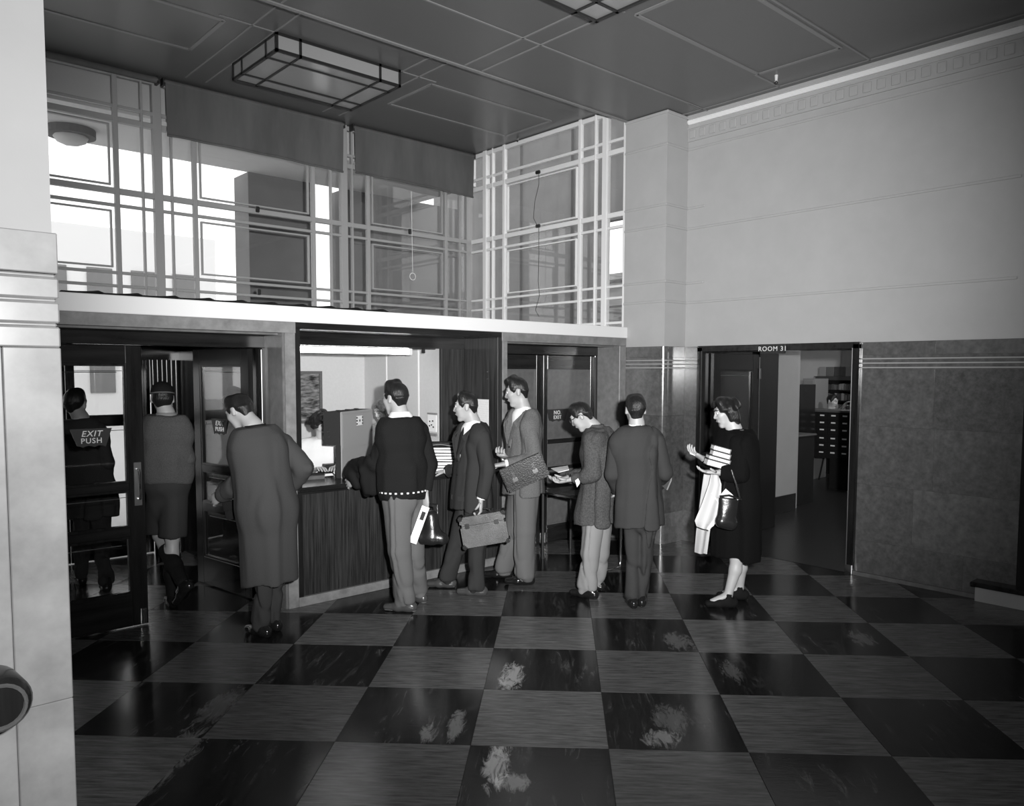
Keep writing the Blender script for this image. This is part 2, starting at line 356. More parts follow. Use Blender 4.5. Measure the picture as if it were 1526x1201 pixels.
box('second_riser', (7.3, 7.45), (.0, 1.86), (.165, .30), M['pale'], st)
# ------------------------------------------------------------------ foreground pillar on the left
wl = struct(empty('wall_left', (0, 2, 0)))
box('plaster', (-1.6, .358), (1.775, 2.3), (2.14, ZM), M['plaster'], wl)
for z0, z1 in ((2.06, 2.14), (1.2, 1.915), (.55, 1.2), (0, .55)):
    box('marble_slab', (.267, .366), (1.769, 2.3), (z0, z1-.0006), M['pale'], wl, .002); box('marble_slab', (-1.6, .2664), (1.771, 2.3), (z0, z1-.0006), M['pale'], wl, .002)
for z in (1.918, 1.966, 2.014):
    box('marble_band', (-1.6, .366), (1.769, 2.3), (z-.003, z+.037), M['pale'], wl, .003); box('fillet', (-1.6, .362), (1.774, 2.3), (z+.037, z+.045), M['pale'], wl, .003)
kn = tag(empty('handrail', on_y(-2, 1049, 1.69)), 'round dark wooden rail end projecting in front of the near marble pillar', 'handrail')
mb = MB(); mb.tube([(0, .08, 0), (0, .0, 0), (0, -.012, 0), (0, -.02, 0)], [.05, .055, .05, .042], 28); mb.done('rail_end', M['wood'], kn, True)
mb = MB(); mb.tube([(cos(a)*.040, -.021, sin(a)*.040) for a in [k*2*pi/24 for k in range(25)]], .004, 6); mb.done('ring', M['leatherg'], kn, True)
# closing walls behind the viewer, never in view: the hall is a closed room
struct(box('wall_back', (-5.2, 7.4), (-5.3, -5.1), (0, ZM), M['plaster'])); struct(box('wall_side', (-5.3, -5.1), (-5.2, 8.7), (0, ZM), M['plaster']))
struct(box('wall_hall', (7.1, 7.4), (-5.2, .2), (0, 2.66), M['dado']))
struct(box('wall_far_left', (-5.2, .55), (8.4, 8.6), (0, 4.82), M['plaster']))
# ------------------------------------------------------------------ windows
def window(name, horiz, u_list, z_list, pos, u0, u1, fm):
    """u_list: (centre, width) uprights; z_list: (centre, height) rails; pos: plane; horiz 'x' = lies along X"""
    w = struct(empty(name, (pos if horiz == 'y' else (u0+u1)/2, pos if horiz == 'x' else (u0+u1)/2, 2.3)))
    def bx(nm, ua, ub, z0, z1, m, d0, d1, bev=0.):
        if horiz == 'x': return box(nm, (ua, ub), (pos+d0, pos+d1), (z0, z1), m, w, bev)
        return box(nm, (pos+d0, pos+d1), (ua, ub), (z0, z1), m, w, bev)
    for u, wd in u_list: bx('mullion', u-wd/2, u+wd/2, 2.2, 4.81, M[fm], -.03, .04 if wd > .06 else .02, .004)
    us = [u0]+[u for u, _ in u_list]+[u1]; us = sorted(set(us)); zs = [2.2]+[z for z, _ in z_list]+[4.81]
    for z, h in z_list: bx('rail', u0, u1, z-h/2, z+h/2, M[fm], -.025, .03 if h > .04 else .015, .004)
    wd = {round(u, 3): k for u, k in u_list}; hd = {z: k for z, k in z_list}
    for a, b in zip(us, us[1:]):
        if b-a < .06: continue
        for c, d in zip(zs, zs[1:]):
            a2 = a+wd.get(round(a, 3), 0)/2-.004; b2 = b-wd.get(round(b, 3), 0)/2+.004
            bx('pane', a2, b2, c+.008, d-.008, M['glass'], -.003, .003)
            if b-a > .9 and d-c > .32:        # opening light: slim inner sash
                e, t = .035, .016
                mb = MB(); A, B, C, D = a2+e, b2-e, c+.05, d-.05
                for (p, q, r, s_) in ((A, B, C, C+t), (A, B, D-t, D), (A, A+t, C+t, D-t), (B-t, B, C+t, D-t)):
                    if horiz == 'x': mb.box((p, q), (pos-.02, pos+.012), (r, s_))
                    else: mb.box((pos-.02, pos+.012), (p, q), (r, s_))
                o = mb.done('casement', M[fm], w); o.location = -Vector(w.location)
    return w
ZR = [(2.43, .03), (2.71, .028), (2.84, .028), (3.50, .03), (3.64, .055), (4.335, .055), (4.46, .03), (4.775, .05)]
UL = [(.57, .09), (.70, .02), (.92, .045), (2.286, .045), (2.53, .02), (2.675, .085), (2.81, .02), (3.04, .045), (4.39, .045), (4.62, .02), (4.795, .085), (4.905, .02), (5.125, .045), (6.31, .045), (6.54, .02), (6.69, .07)]
w1 = window('window_1', 'x', UL, ZR, 8.48, .55, 6.73, 'greysteel')
UR = [(8.17, .07), (8.01, .02), (7.78, .045), (6.42, .045), (6.175, .022), (6.03, .075), (5.735, .03)]
w2 = window('window_2', 'y', sorted(UR), ZR, 6.76, 5.72, 8.46, 'steel')
for (nm, p) in (('latch', on_y(383, 312, 8.44)), ('latch', on_y(610, 345, 8.44)), ('latch', on_y(385, 435, 8.44))):
    mb = MB(); mb.box((-.02, .02), (-.03, .0), (-.035, .03), .006); o = mb.done(nm, M['dkmetal'], w1); o.location = p-Vector(w1.location)
for p in (on_x(803, 257, 6.72), on_x(803, 337, 6.72)):
    mb = MB(); mb.box((-.03, .0), (-.035, .035), (-.02, .02), .006); o = mb.done('latch', M['dkmetal'], w2); o.location = p-Vector(w2.location)
mb = MB(); mb.tube([on_x(*q, 6.7) for q in ((803, 258), (803, 275), (797, 300), (795, 325), (800, 335))], .0035, 5); mb.tube([on_x(*q, 6.7) for q in ((803, 337), (803, 380), (802, 420), (804, 440), (798, 462), (803, 472))], .0035, 5)
o = mb.done('cord', M['dkmetal'], w2); o.location = -Vector(w2.location)
mb = MB(); mb.tube([on_y(*q, 8.42) for q in ((613, 285), (614, 350), (615, 405))], .003, 5); mb.tube([on_y(615, 412, 8.42)+Vector((cos(a)*.045, 0, sin(a)*.045)) for a in [k*pi/6 for k in range(13)]], .004, 5)
o = mb.done('cord', M['steel'], w1); o.location = -Vector(w1.location)
# roller blinds
def blind(x0, x1, z1, label, drop=True):
    b = tag(empty('roller_blind', ((x0+x1)/2, 8.36, z1)), label, 'blind', None)
    mb = MB(); mb.tube([(x0, 8.36, 4.765), (x1, 8.36, 4.765)], .032, 12); o = mb.done('roller', M['blind'], b, True); o.location = -Vector(b.location)
    if drop:
        def f(u, v):
            x = x0+.012+(x1-x0-.024)*u; z = 4.765-(4.765-z1)*v
            return Vector((x, 8.335-.012*sin(u*9+v*2)*v-.012*v*sin(u*23), z+.012*sin(u*5)*v))
        mb = MB(); mb.grid(f, 40, 8, .002); o = mb.done('cloth', M['blind'], b, True); o.location = -Vector(b.location)
        mb = MB(); mb.tube([f(i/20, 1.0)+Vector((0, -.004, 0)) for i in range(21)], .012, 8); o = mb.done('hem_bar', M['blind'], b, True); o.location = -Vector(b.location)
    for x in (x0, x1):
        o = box('bracket', (x-.012, x+.012), (8.33, 8.42), (4.73, 4.80), M['dkmetal'], b)
    return b
blind(2.715, 4.735, 4.235, 'grey roller blind let down over the middle window bay')
blind(4.86, 6.70, 4.235, 'grey roller blind let down over the window bay in the corner')
blind(.62, 2.66, 4.7, 'rolled up blind on its roller over the window bay next to the pillar', False)
# ------------------------------------------------------------------ front of the entrance: portals, ledge, counter opening
YF = 5.68
wf = struct(empty('wall_front', (3.5, YF, 0)))
box('ledge_face', (-1.6, 6.73), (YF-.02, YF+.12), (2.25, 2.37), M['white'], wf, .004)
box('ledge_roof', (-1.6, 6.73), (YF+.12, 8.44), (2.2, 2.3), M['white'], wf)
for a, b in ((-1.6, .9), (.903, 2.78)): box('portal_lintel', (a, b), (YF-.005, YF+.08), (2.165, 2.25), M['stone'], wf, .002)
box('portal_lintel', (4.9, 6.73), (YF-.005, YF+.08), (2.165, 2.25), M['stone'], wf, .002)
box('portal_pier', (2.69, 2.775), (YF-.005, YF+.36), (0, 2.165), M['stone'], wf, .002)
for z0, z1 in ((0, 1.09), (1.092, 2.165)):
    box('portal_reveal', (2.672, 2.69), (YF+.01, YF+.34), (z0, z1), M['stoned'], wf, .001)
box('portal_pier', (4.905, 4.965), (YF-.005, YF+.36), (0, 2.165), M['stone'], wf, .002)
box('portal_pier', (6.62, 6.73), (YF-.004, YF+.34), (0, 2.165), M['stone'], wf, .004)
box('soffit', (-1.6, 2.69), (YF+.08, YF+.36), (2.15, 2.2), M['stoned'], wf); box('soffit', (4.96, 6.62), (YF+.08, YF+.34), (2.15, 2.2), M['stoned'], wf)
box('counter_soffit', (2.775, 4.905), (YF+.005, 6.25), (2.2, 2.25), M['woodh'], wf)
box('counter_fascia', (2.775, 4.905), (6.2, 6.25), (2.095, 2.2), M['woodh'], wf)
box('counter_jamb', (4.85, 4.905), (YF+.004, 6.25), (.0, 2.2), M['panelwood'], wf, .002); box('counter_jamb', (2.775, 2.82), (YF+.002, 6.25), (.0, 2.2), M['wood'], wf, .002)
box('counter_return', (4.57, 4.85), (6.21, 6.25), (.0, 2.2), M['panelwood'], wf, .002)
for z in (1.87, 1.80):
    mb = MB(); mb.ball((4.849, 5.83, z), .01, 1); o = mb.done('screw_cap', M['chrome'], wf, True); o.location = -Vector(wf.location)
# service room
sr = struct(empty('wall_service', (3.8, 7.66, 0)))
box('back_board', (2.9, 4.6), (7.66, 7.72), (0, 2.2), M['room'], sr)
for a, b in ((6.25, 6.6), (6.603, 7.2), (7.203, 7.66)): box('side_board', (4.57, 4.63), (a, b), (0, 2.2), M['room'], sr, .001)
box('left_board', (2.9, 2.96), (6.25, 7.7), (0, 2.2), M['room'], sr)
box('joint_strip', (4.562, 4.57), (6.6-.008, 6.6+.008), (0, 2.2), M['white'], sr); box('joint_strip', (4.562, 4.57), (7.2-.008, 7.2+.008), (0, 2.2), M['white'], sr)
struct(box('floor_service', (2.82, 4.6), (6.1, 7.7), (0, .004), M['rubber']))
pic = tag(empty('picture', on_y(457, 591, 7.655)), 'framed print hanging on the wall behind the service counter', 'picture')
pp = Vector(pic.location); x0 = on_y(440, 591, 7.65).x; x1 = on_y(479, 591, 7.65).x; z0 = on_y(470, 630, 7.65).z; z1 = on_y(460, 553, 7.65).z
mb = MB(); fw = .03
for (a, b, c, d) in ((x0, x1, z1-fw, z1), (x0, x1, z0, z0+fw), (x0, x0+fw, z0+fw, z1-fw), (x1-fw, x1, z0+fw, z1-fw)): mb.box((a, b), (7.625, 7.659), (c, d))
o = mb.done('frame', M['suitg'], pic); o.location = -pp
box('print', (x0+fw, x1-fw), (7.64, 7.65), (z0+fw, z1-fw), mat('harbour_print', .12, .5, noise=(16, 1.6, 7, (.5, 1, 2.2))), pic)
tb = tag(empty('tube_lamp', (3.6, 6.3, 2.06)), 'long fluorescent tube lamp under the lintel of the service counter', 'lamp')
mb = MB(); mb.tube([(-.72, 0, 0), (.64, 0, 0)], .026, 14); mb.done('tube', emit('lit_tube', 14.0), tb, True)
mb = MB(); mb.tube([(-.72, .0, .035), (.96, .0, .035)], .007, 8); mb.done('rod', M['dkmetal'], tb)
for x in (-.5, .82): mb = MB(); mb.box((x-.012, x+.012), (-.015, .015), (-.01, .06), .003); mb.done('bracket', M['dkmetal'], tb)
for x in (-.74, .655): mb = MB(); mb.box((x-.02, x+.02), (-.025, .025), (-.03, .03), .004); mb.done('end_cap', M['white'], tb)
# counter
ct = tag(empty('counter', (3.8, YF, 0)), 'dark veneered service counter in the opening between the stone piers', 'counter')
box('kerb', (2.775, 4.905), (YF-.01, YF+.04), (0, .075), M['stone'], ct, .003)
nx = [2.79, 3.30, 3.82, 4.34, 4.90]
for a, b in zip(nx, nx[1:]): box('front_panel', (a+.001, b-.001), (YF+.02, YF+.05), (.075, .9), M['panelwood'], ct, .002)
box('counter_top', (2.777, 4.903), (YF-.03, 6.16), (.915, .955), M['woodh'], ct, .006); box('apron', (2.777, 4.903), (YF, YF+.05), (.895, .915), M['woodh'], ct)
box('back_panel', (2.83, 4.84), (6.0, 6.03), (.0, .915), M['woodh'], ct)
# dark scalloped felt edge on the ledge
fe = tag(empty('ledge_cover', (2.4, YF+.04, 2.37)), 'black scalloped cloth cover lying along the white ledge top', 'cloth')
def fcv(u, v):
    x = -1.2+2.42*u; s = (u*10) % 1
    return Vector((x, -.055+.16*v, .006+.018*(s**3)+.012*sin(pi*v)))
mb = MB(); mb.grid(fcv, 80, 4, .01); mb.done('cover', M['black'], fe)
# ------------------------------------------------------------------ doors
def door_leaf(name, origin, ang, w, h=2.05, panel='glass', rails=None, sign=None, handle=None, bolt=None, stile=.105):
    d = struct(empty(name, origin, ang)); t = .022
    def B(nm, x, z, m, y=(-t, t), bev=.003, par=d):
        return link(nm, box_mesh(x[1]-x[0], y[1]-y[0], z[1]-z[0], bev), m, par, ((x[0]+x[1])/2, (y[0]+y[1])/2, (z[0]+z[1])/2))
    B('stile', (0, stile), (.01, h), M['wood']); B('stile', (w-stile, w), (.01, h), M['wood'])
    zz = rails or [(.01, .25), (.67, .735), (1.01, 1.06), (1.92, h)]
    for a, b in zz: B('rail', (stile, w-stile), (a, b), M['woodh'])
    for (a, b), (c, e) in zip(zz, zz[1:]):
        B('pane' if panel == 'glass' else 'panel', (stile, w-stile), (b, c), M['glass'] if panel == 'glass' else M['doorpanel'], (-.003, .003) if panel == 'glass' else (-.008, .008), 0)
        for s in (-1, 1):
            mb = MB(); k = .016
            for (p, q, r, u) in ((stile, w-stile, b, b+k), (stile, w-stile, c-k, c), (stile, stile+k, b+k, c-k), (w-stile-k, w-stile, b+k, c-k)):
                mb.box((p, q), (s*.003 if s > 0 else -.018, .018 if s > 0 else -.003), (r, u))
            mb.done('glazing_bead', M['wood'] if panel == 'glass' else M['doorpanel'], d)
        if panel == 'glass':
            mb = MB(); zb = c-.06
            mb.tube([(stile, -.012, zb), (w-stile-.06, -.012, zb)], .003, 5); mb.done('glazing_rod', M['brass'], d)
    if sign:
        (sx, sw, sz0, sz1, l1, l2, flip) = sign; hw = sw/2; hh = sz1-sz0; y = -.03 if not flip else .03
        n = 10; bot = [Vector((hw*.68-(hw*1.36)*k/n, 0, -hh/2+.012*abs(sin(k/n*pi*2.5)))) for k in range(n+1)]
        pts = [Vector((-hw, 0, hh/2)), Vector((hw, 0, hh/2))]+bot
        mb = MB(); mb.prism(pts, Vector((0, -.004, 0)), Vector((0, .004, 0))); o = mb.done('sign', M['dkmetal'], d); o.location = (sx, y*.5, (sz0+sz1)/2)
        rot = (pi/2, 0, 0) if not flip else (pi/2, 0, pi)
        lettering(l1, hh*.44, M['white'], o, (0, -.006 if not flip else .006, hh*.22), rot, .25 if l1 == 'EXIT' else 0)
        lettering(l2, hh*.40, M['white'], o, (0, -.006 if not flip else .006, -hh*.16), rot)
    if handle:
        hx, a, b = handle
        pt = link('handle_plate', box_mesh(.055, .006, b-a, .004), M['brass'], d, (hx, -t-.003, (a+b)/2))
        mb = MB(); mb.tube([(hx, -t, b-.05), (hx, -t-.045, b-.055), (hx, -t-.05, b-.09), (hx, -t-.05, a+.09), (hx, -t-.045, a+.055), (hx, -t, a+.05)], .009, 8); mb.done('pull_handle', M['chrome'], d, True)
    if bolt is not None:
        mb = MB(); mb.box((bolt-.02, bolt+.02), (-t-.012, -t), (.015, .13), .003); mb.tube([(bolt, -t-.016, .02), (bolt, -t-.016, .12)], .007, 8); mb.done('foot_bolt', M['chrome'], d)
    return d
door_leaf('door_1', (.92, 6.05, 0), 0, .835, sign=(.495, .265, 1.335, 1.465, 'EXIT', 'PUSH', False), handle=(.787, .89, 1.21), bolt=.80)
door_leaf('door_2', (2.60, 6.11, 0), radians(99), .86, sign=(.45, .265, 1.335, 1.465, 'EXIT', 'PUSH', True), bolt=.06)
door_leaf('door_3', (5.02, 6.05, 0), 0, .765, panel='wood', rails=[(.01, .2), (.50, .56), (.80, .84), (1.09, 1.14), (1.9, 2.05)], sign=(.36, .3, 1.33, 1.46, 'NO.', 'EXIT', False), bolt=.74, stile=.1)
door_leaf('door_4', (5.79, 6.05, 0), 0, .80, panel='wood', rails=[(.01, .2), (.50, .56), (.80, .84), (1.09, 1.14), (1.9, 2.05)], sign=(.215, .34, 1.33, 1.465, 'NO.', 'EXIT', False), bolt=.03, stile=.06)
for nm, xa, xb in (('trim_4', .80, 2.69), ('trim_5', 4.96, 6.62)):
    t = struct(empty(nm, ((xa+xb)/2, 6.05, 0)))
    box('frame_head', (xa, xb), (6.0, 6.1), (2.055, 2.15), M['woodh'], t, .004)
    box('frame_post', (xb-.045, xb), (6.0, 6.12), (0, 2.06), M['wood'], t, .006); box('frame_post', (xa, xa+.05), (6.0, 6.12), (0, 2.06), M['wood'], t, .006)
    mb = MB(); mb.tube([(xb-.05, 5.995, .02), (xb-.05, 5.995, 2.04)], .006, 6); o = mb.done('brass_strip', M['brass'], t); o.location = -Vector(t.location)
# vestibule behind the exit doors
ve = struct(empty('wall_vestibule', (2.9, 7.2, 0)))
box('side_wall', (2.78, 2.9), (6.12, 8.44), (0, 2.2), M['wood'], ve)
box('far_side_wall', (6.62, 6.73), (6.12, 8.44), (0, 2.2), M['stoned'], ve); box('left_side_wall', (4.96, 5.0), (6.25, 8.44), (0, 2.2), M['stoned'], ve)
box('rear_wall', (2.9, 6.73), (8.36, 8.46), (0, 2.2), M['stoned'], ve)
box('left_end_wall', (-.4, -.3), (5.8, 8.5), (0, 2.2), M['wood'], ve)
box('vestibule_ceiling', (-.4, 2.9), (6.1, 8.44), (2.17, 2.199), M['woodh'], ve)
for k in range(7):
    x = 2.53+k*.045
    mb = MB(); mb.tube([(x, 8.33, 0), (x, 8.33, 2.1)], .024, 10); o = mb.done('fluted_rib', M['wood'], ve, True); o.location = -Vector(ve.location)
box('outer_head', (-.4, 2.9), (8.3, 8.46), (1.98, 2.2), M['woodh'], ve)
# the outside doors
door_leaf('door_7', (.86, 8.42, 0), 0, .90, h=1.98, rails=[(.01, .3), (.66, .72), (1.34, 1.42), (1.93, 1.98)], stile=.1)
door_leaf('door_8', (1.765, 8.42, 0), 0, .755, h=1.98, rails=[(.01, .3), (.66, .72), (1.34, 1.42), (1.93, 1.98)], stile=.06)
struct(box('floor_vestibule', (-.3, .7), (6.0, 8.5), (-.01, .0), M['stoned']))
struct(box('wall_front_left', (-1.6, .80), (6.0, 6.1), (0, 2.2), M['wood']))
# ------------------------------------------------------------------ porch and street outside
po = struct(empty('wall_porch', (5, 10, 0)))
box('porch_pier', (4.27, 5.165), (10.0, 10.45), (0, 4.45), M['outwall'], po); box('porch_wall', (5.66, 7.75), (10.0, 10.4), (0, 4.45), M['outwall'], po)
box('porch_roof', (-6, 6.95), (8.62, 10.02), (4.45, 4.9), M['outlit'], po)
for z in (1.2, 2.1, 2.9, 3.7): box('block_joint', (5.655, 7.75), (9.995, 10.0), (z-.008, z+.008), M['stoned'], po)
struct(box('street', (-30, 60), (8.62, 70), (-.3, -.12), M['ground']))
bl = tag(empty('street_building', (7, 34, -.12)), 'pale street building seen far off through the exit door glass', 'building')
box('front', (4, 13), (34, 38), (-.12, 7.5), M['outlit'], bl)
for k in range(5):
    for z in (1.0, 4.3): box('shop_window', (4.8+k*1.6, 5.7+k*1.6), (33.94, 34.02), (z, z+1.6), M['outwall'], bl)
sidew = struct(empty('wall_neighbour', (9.8, 9, 0)))
box('render', (9.75, 9.88), (8.75, 13.5), (-.1, 6.5), M['outwall'], sidew)
for y in (9.6, 10.9): box('pilaster', (9.70, 9.75), (y-.15, y+.15), (-.1, 6.5), M['outwall'], sidew)
box('render', (9.75, 9.88), (7.7, 8.75), (4.35, 6.5), M['outwall'], sidew)
for z in (2.95, 3.35): box('railing', (9.78, 9.83), (8.0, 8.75), (z-.015, z+.015), M['dkmetal'], sidew)
pc = tag(empty('porch_lamp', on_z(105, 192, 4.45)), 'round lamp under the porch roof outside the window', 'lamp')
mb = MB(); mb.tube([(0, 0, 0), (0, 0, -.08)], [.24, .24], 24); mb.done('base', M['outwall'], pc)
mb = MB(); mb.ball((0, 0, -.09), .17, 2, (1, 1, .5)); mb.done('shade', M['outlit'], pc, True)
# ------------------------------------------------------------------ ceiling lamps
def ceiling_lamp(x0, x1, y0, y1, zt, zb, label):
    L = tag(empty('ceiling_lamp', ((x0+x1)/2, (y0+y1)/2, zt)), label, 'lamp', None); O = Vector(L.location)
    def bar(a, b, w=.024, nm='frame_bar'):
        a = Vector(a); b = Vector(b); lo = [min(p, q)-w/2 for p, q in zip(a, b)]; hi = [max(p, q)+w/2 for p, q in zip(a, b)]
        return box(nm, (lo[0], hi[0]), (lo[1], hi[1]), (lo[2], hi[2]), M['dkmetal'], L)
    ex, ey = .22, .20
    for z in (zt-.015, zb):
        for y in (y0, y1): bar((x0, y, z), (x1, y, z))
        for x in (x0, x1): bar((x, y0, z), (x, y1, z))
    for x in (x0, x0+ex, x1-ex, x1):
        for y in (y0, y1): bar((x, y, zb), (x, y, zt))
    for y in (y0+ey, y1-ey):
        for x in (x0, x1): bar((x, y, zb), (x, y, zt))
    for x in (x0+ex, x1-ex): bar((x, y0, zb), (x, y1, zb), .02)
    for y in (y0+ey, y1-ey): bar((x0, y, zb), (x1, y, zb), .02)
    xs = [x0, x0+ex, x1-ex, x1]; ys = [y0, y0+ey, y1-ey, y1]
    for a, b in zip(xs, xs[1:]):
        for c, d in zip(ys, ys[1:]): box('glass_panel', (a+.01, b-.01), (c+.01, d-.01), (zb+.002, zb+.008), M['lampglass'], L)
        for y in (y0, y1): box('side_glass', (a+.01, b-.01), (y-.003, y+.003), (zb+.01, zt-.01), M['lampglass'], L)
    for c, d in zip(ys, ys[1:]):
        for x in (x0, x1): box('side_glass', (x-.003, x+.003), (c+.01, d-.01), (zb+.01, zt-.01), M['lampglass'], L)
    return L
ceiling_lamp(3.09, 4.35, 6.585, 7.51, ZB, 4.655, 'oblong leaded glass ceiling lamp over the service counter')
ceiling_lamp(3.1, 4.33, 3.05, 3.97, ZM, 4.43, 'oblong leaded glass ceiling lamp cut off at the top edge over the hall')
hk = tag(empty('ceiling_hook', on_z(1157, 112, ZM)), 'small hook fitting hanging from the ceiling near the long wall', 'hook')
mb = MB(); mb.tube([(0, 0, 0), (0, 0, -.05), (0, 0, -.055)], [.016, .012, .018], 10); mb.done('stem', M['white'], hk); mb = MB(); mb.ball((0, 0, -.07), .018, 1); mb.done('tip', M['dkmetal'], hk)
cn = tag(empty('window_hook', on_x(773, 207, 6.7)), 'small pale hook at the top rail of the corner window', 'hook')
mb = MB(); mb.tube([(0, 0, .03), (-.01, 0, 0), (-.02, 0, -.02)], [.01, .012, .016], 8); mb.done('stem', M['bead'], cn); mb = MB(); mb.ball((-.02, 0, -.03), .014, 1); mb.done('tip', M['dkmetal'], cn)
# ------------------------------------------------------------------ Room 31 and its door
tr = struct(empty('trim_6', (7.1, 4.08, 0)))
box('door_post', (7.06, 7.44), (4.895, 4.965), (0, 2.14), M['wood'], tr, .006); box('door_post', (7.06, 7.44), (3.20, 3.265), (0, 2.14), M['wood'], tr, .006)
box('door_head', (7.06, 7.44), (3.20, 4.965), (2.09, 2.155), M['woodh'], tr, .006)
for y in (4.90, 3.26): mb = MB(); mb.tube([(7.055, y, .02), (7.055, y, 2.1)], .005, 6); o = mb.done('edge_strip', M['brass'], tr); o.location = -Vector(tr.location)
mb = MB(); mb.box((7.045, 7.07), (3.20, 3.27), (.0, .09), .004); o = mb.done('post_shoe', M['chrome'], tr); o.location = -Vector(tr.location)
rs = tag(empty('room_sign', on_x(1152, 520, 7.04)), 'small dark number plate over the middle of the doorway', 'sign')
sl = on_x(1134, 520, 7.04).y-on_x(1170, 520, 7.04).y
mb = MB(); mb.box((-.012, .012), (-sl/2, sl/2), (-.045, .045), .003); mb.done('plate', M['dkmetal'], rs)
lettering('ROOM 31', .066, mat('grey_lettering', .75), rs, (-.014, 0, 0), (pi/2, 0, -pi/2), bold=.004)
door_leaf('door_5', (8.10, 4.86, 0), pi, .90, rails=[(.01, .3), (.85, .92), (1.0, 1.05), (1.9, 2.08)], h=2.08, panel='glass', stile=.12)
r31 = struct(empty('wall_reading', (11, 5, 0)))
box('lobby_post', (8.12, 8.55), (4.84, 4.94), (0, 2.6), M['wood'], r31, .004)
mb = MB(); mb.tube([(8.115, 4.835, .9), (8.115, 4.835, 2.05)], .006, 6); mb.tube([(8.115, 4.83, 1.80), (8.115, 4.83, 1.92)], .016, 8); o = mb.done('hinge_strip', M['chrome'], r31); o.location = -Vector(r31.location)
box('screen', (8.93, 9.80), (5.26, 5.34), (.24, 2.9), M['plaster'], r31); box('screen_base', (8.92, 9.81), (5.25, 5.34), (.0, .24), M['wood'], r31, .004)
box('rear_wall', (15.5, 15.7), (3, 12), (0, 3.4), M['plaster'], r31)
box('side_wall', (9.9, 15.6), (9.6, 9.8), (2.4, 3.4), M['plaster'], r31); box('side_wall', (9.9, 15.6), (9.6, 9.8), (0, 1.0), M['plaster'], r31)
for x in (10.0, 11.1, 12.2, 13.4, 14.8): box('window_pier', (x-.08, x+.08), (9.58, 9.82), (1.0, 2.4), M['white'], r31)
for z in (1.65,): box('window_bar', (9.9, 15.6), (9.68, 9.72), (z-.02, z+.02), M['white'], r31)
box('near_side_wall', (7.4, 15.6), (2.4, 2.6), (0, 3.4), M['plaster'], r31); box('end_wall', (9.9, 10.0), (5.34, 9.7), (0, 3.4), M['plaster'], r31); box('passage_wall', (7.4, 8.93), (5.26, 5.36), (0, 2.95), M['wood'], r31); box('passage_ceiling', (7.4, 9.9), (2.4, 5.36), (2.95, 3.0), M['plaster'], r31); box('passage_head', (9.85, 9.9), (2.4, 5.36), (2.95, 3.45), M['plaster'], r31)
box('reading_ceiling', (9.85, 15.7), (2.4, 9.8), (3.4, 3.5), M['plaster'], r31)
for y in (6.5, 7.25): box('pilaster', (15.44, 15.5), (y-.1, y+.1), (0, 3.4), M['outwall'], r31)
fr = struct(box('floor_reading', (7.1, 15.6), (2.5, 9.7), (-.05, .003), M['rubber']))
rl = tag(empty('added_globe_light', (12.2, 4.2, 2.9)), 'unseen globe light added to brighten the reading room', 'lamp')  # out of view, added only to brighten the reading room
mb = MB(); mb.ball((0, 0, 0), .16, 3); mb.done('globe', emit('added_globe_glow', 90), rl, True); mb = MB(); mb.tube([(0, 0, .15), (0, 0, .5)], .012, 8); mb.done('stem', M['chrome'], rl)
# card catalogue
XC = 12.0
ca = tag(empty('card_catalogue', (XC+.25, 5.9, 0)), 'dark wooden card catalogue with rows of labelled drawers in the reading room', 'cabinet')
cp = Vector(ca.location)
yl, yr, zt, zb = 6.60, 5.42, 1.245, .50
box('case', (XC+.02, XC+.5), (yr-.5, yl), (zb, zt), M['matwood'], ca); box('case_top', (XC-.02, XC+.52), (yr-.5, yl+.02), (zt, zt+.03), M['suitg'], ca)
box('base', (XC+.08, XC+.45), (yr-.5, 5.9), (.0, zb), M['matwood'], ca)
ys = [on_x(x, 640, XC).y for x in (1188, 1201, 1213.5, 1226.5, 1239.5, 1253, 1267)]
dw = box_mesh(.02, .168, .105, .004); dw.materials.append(M['matwood']); hl = box_mesh(.008, .07, .022, 0); hl.materials.append(M['paper'])
for y in [6.38-.187*k for k in range(7)]:
    for q in range(6):
        z = zt-.075-q*.115-(.02 if q > 2 else 0)
        o = link('drawer', dw, None, ca, Vector((XC+.012, y, z))-cp); link('label_holder', hl, None, o, (-.014, .0, .02))
# bookcase behind with books
XB = 13.6
bc = tag(empty('bookcase', (XB+.15, 6.2, 0)), 'grey bookcase with rows of books behind the card catalogue', 'bookcase'); bp = Vector(bc.location)
yA, yB = on_x(1215, 580, XB).y, on_x(1275, 580, XB).y
zS = [on_x(1240, y, XB).z for y in (610, 596.5, 581, 566.5)]
box('back_board', (XB+.26, XB+.3), (yB, yA), (0, zS[3]+.05), M['wood'], bc); box('end_panel', (XB-.02, XB+.3), (yA, yA+.03), (0, zS[3]+.06), M['flanl'], bc)
for z in zS[:3]: box('shelf', (XB, XB+.28), (yB, yA), (z-.02, z), M['wood'], bc)
box('top_board', (XB-.01, XB+.3), (yB, yA+.03), (zS[3], zS[3]+.07), M['coat'], bc)
ORD = 'first second third fourth fifth sixth seventh eighth ninth tenth eleventh twelfth thirteenth fourteenth fifteenth sixteenth seventeenth eighteenth nineteenth twentieth'.split()+['later']*20
names = ['bottom shelf', 'middle shelf', 'top shelf']
bkm = [mat('book_cloth_%s' % n, c, .6) for n, c in (('dark', .03), ('grey', .10), ('mid', .06), ('pale', .3))]
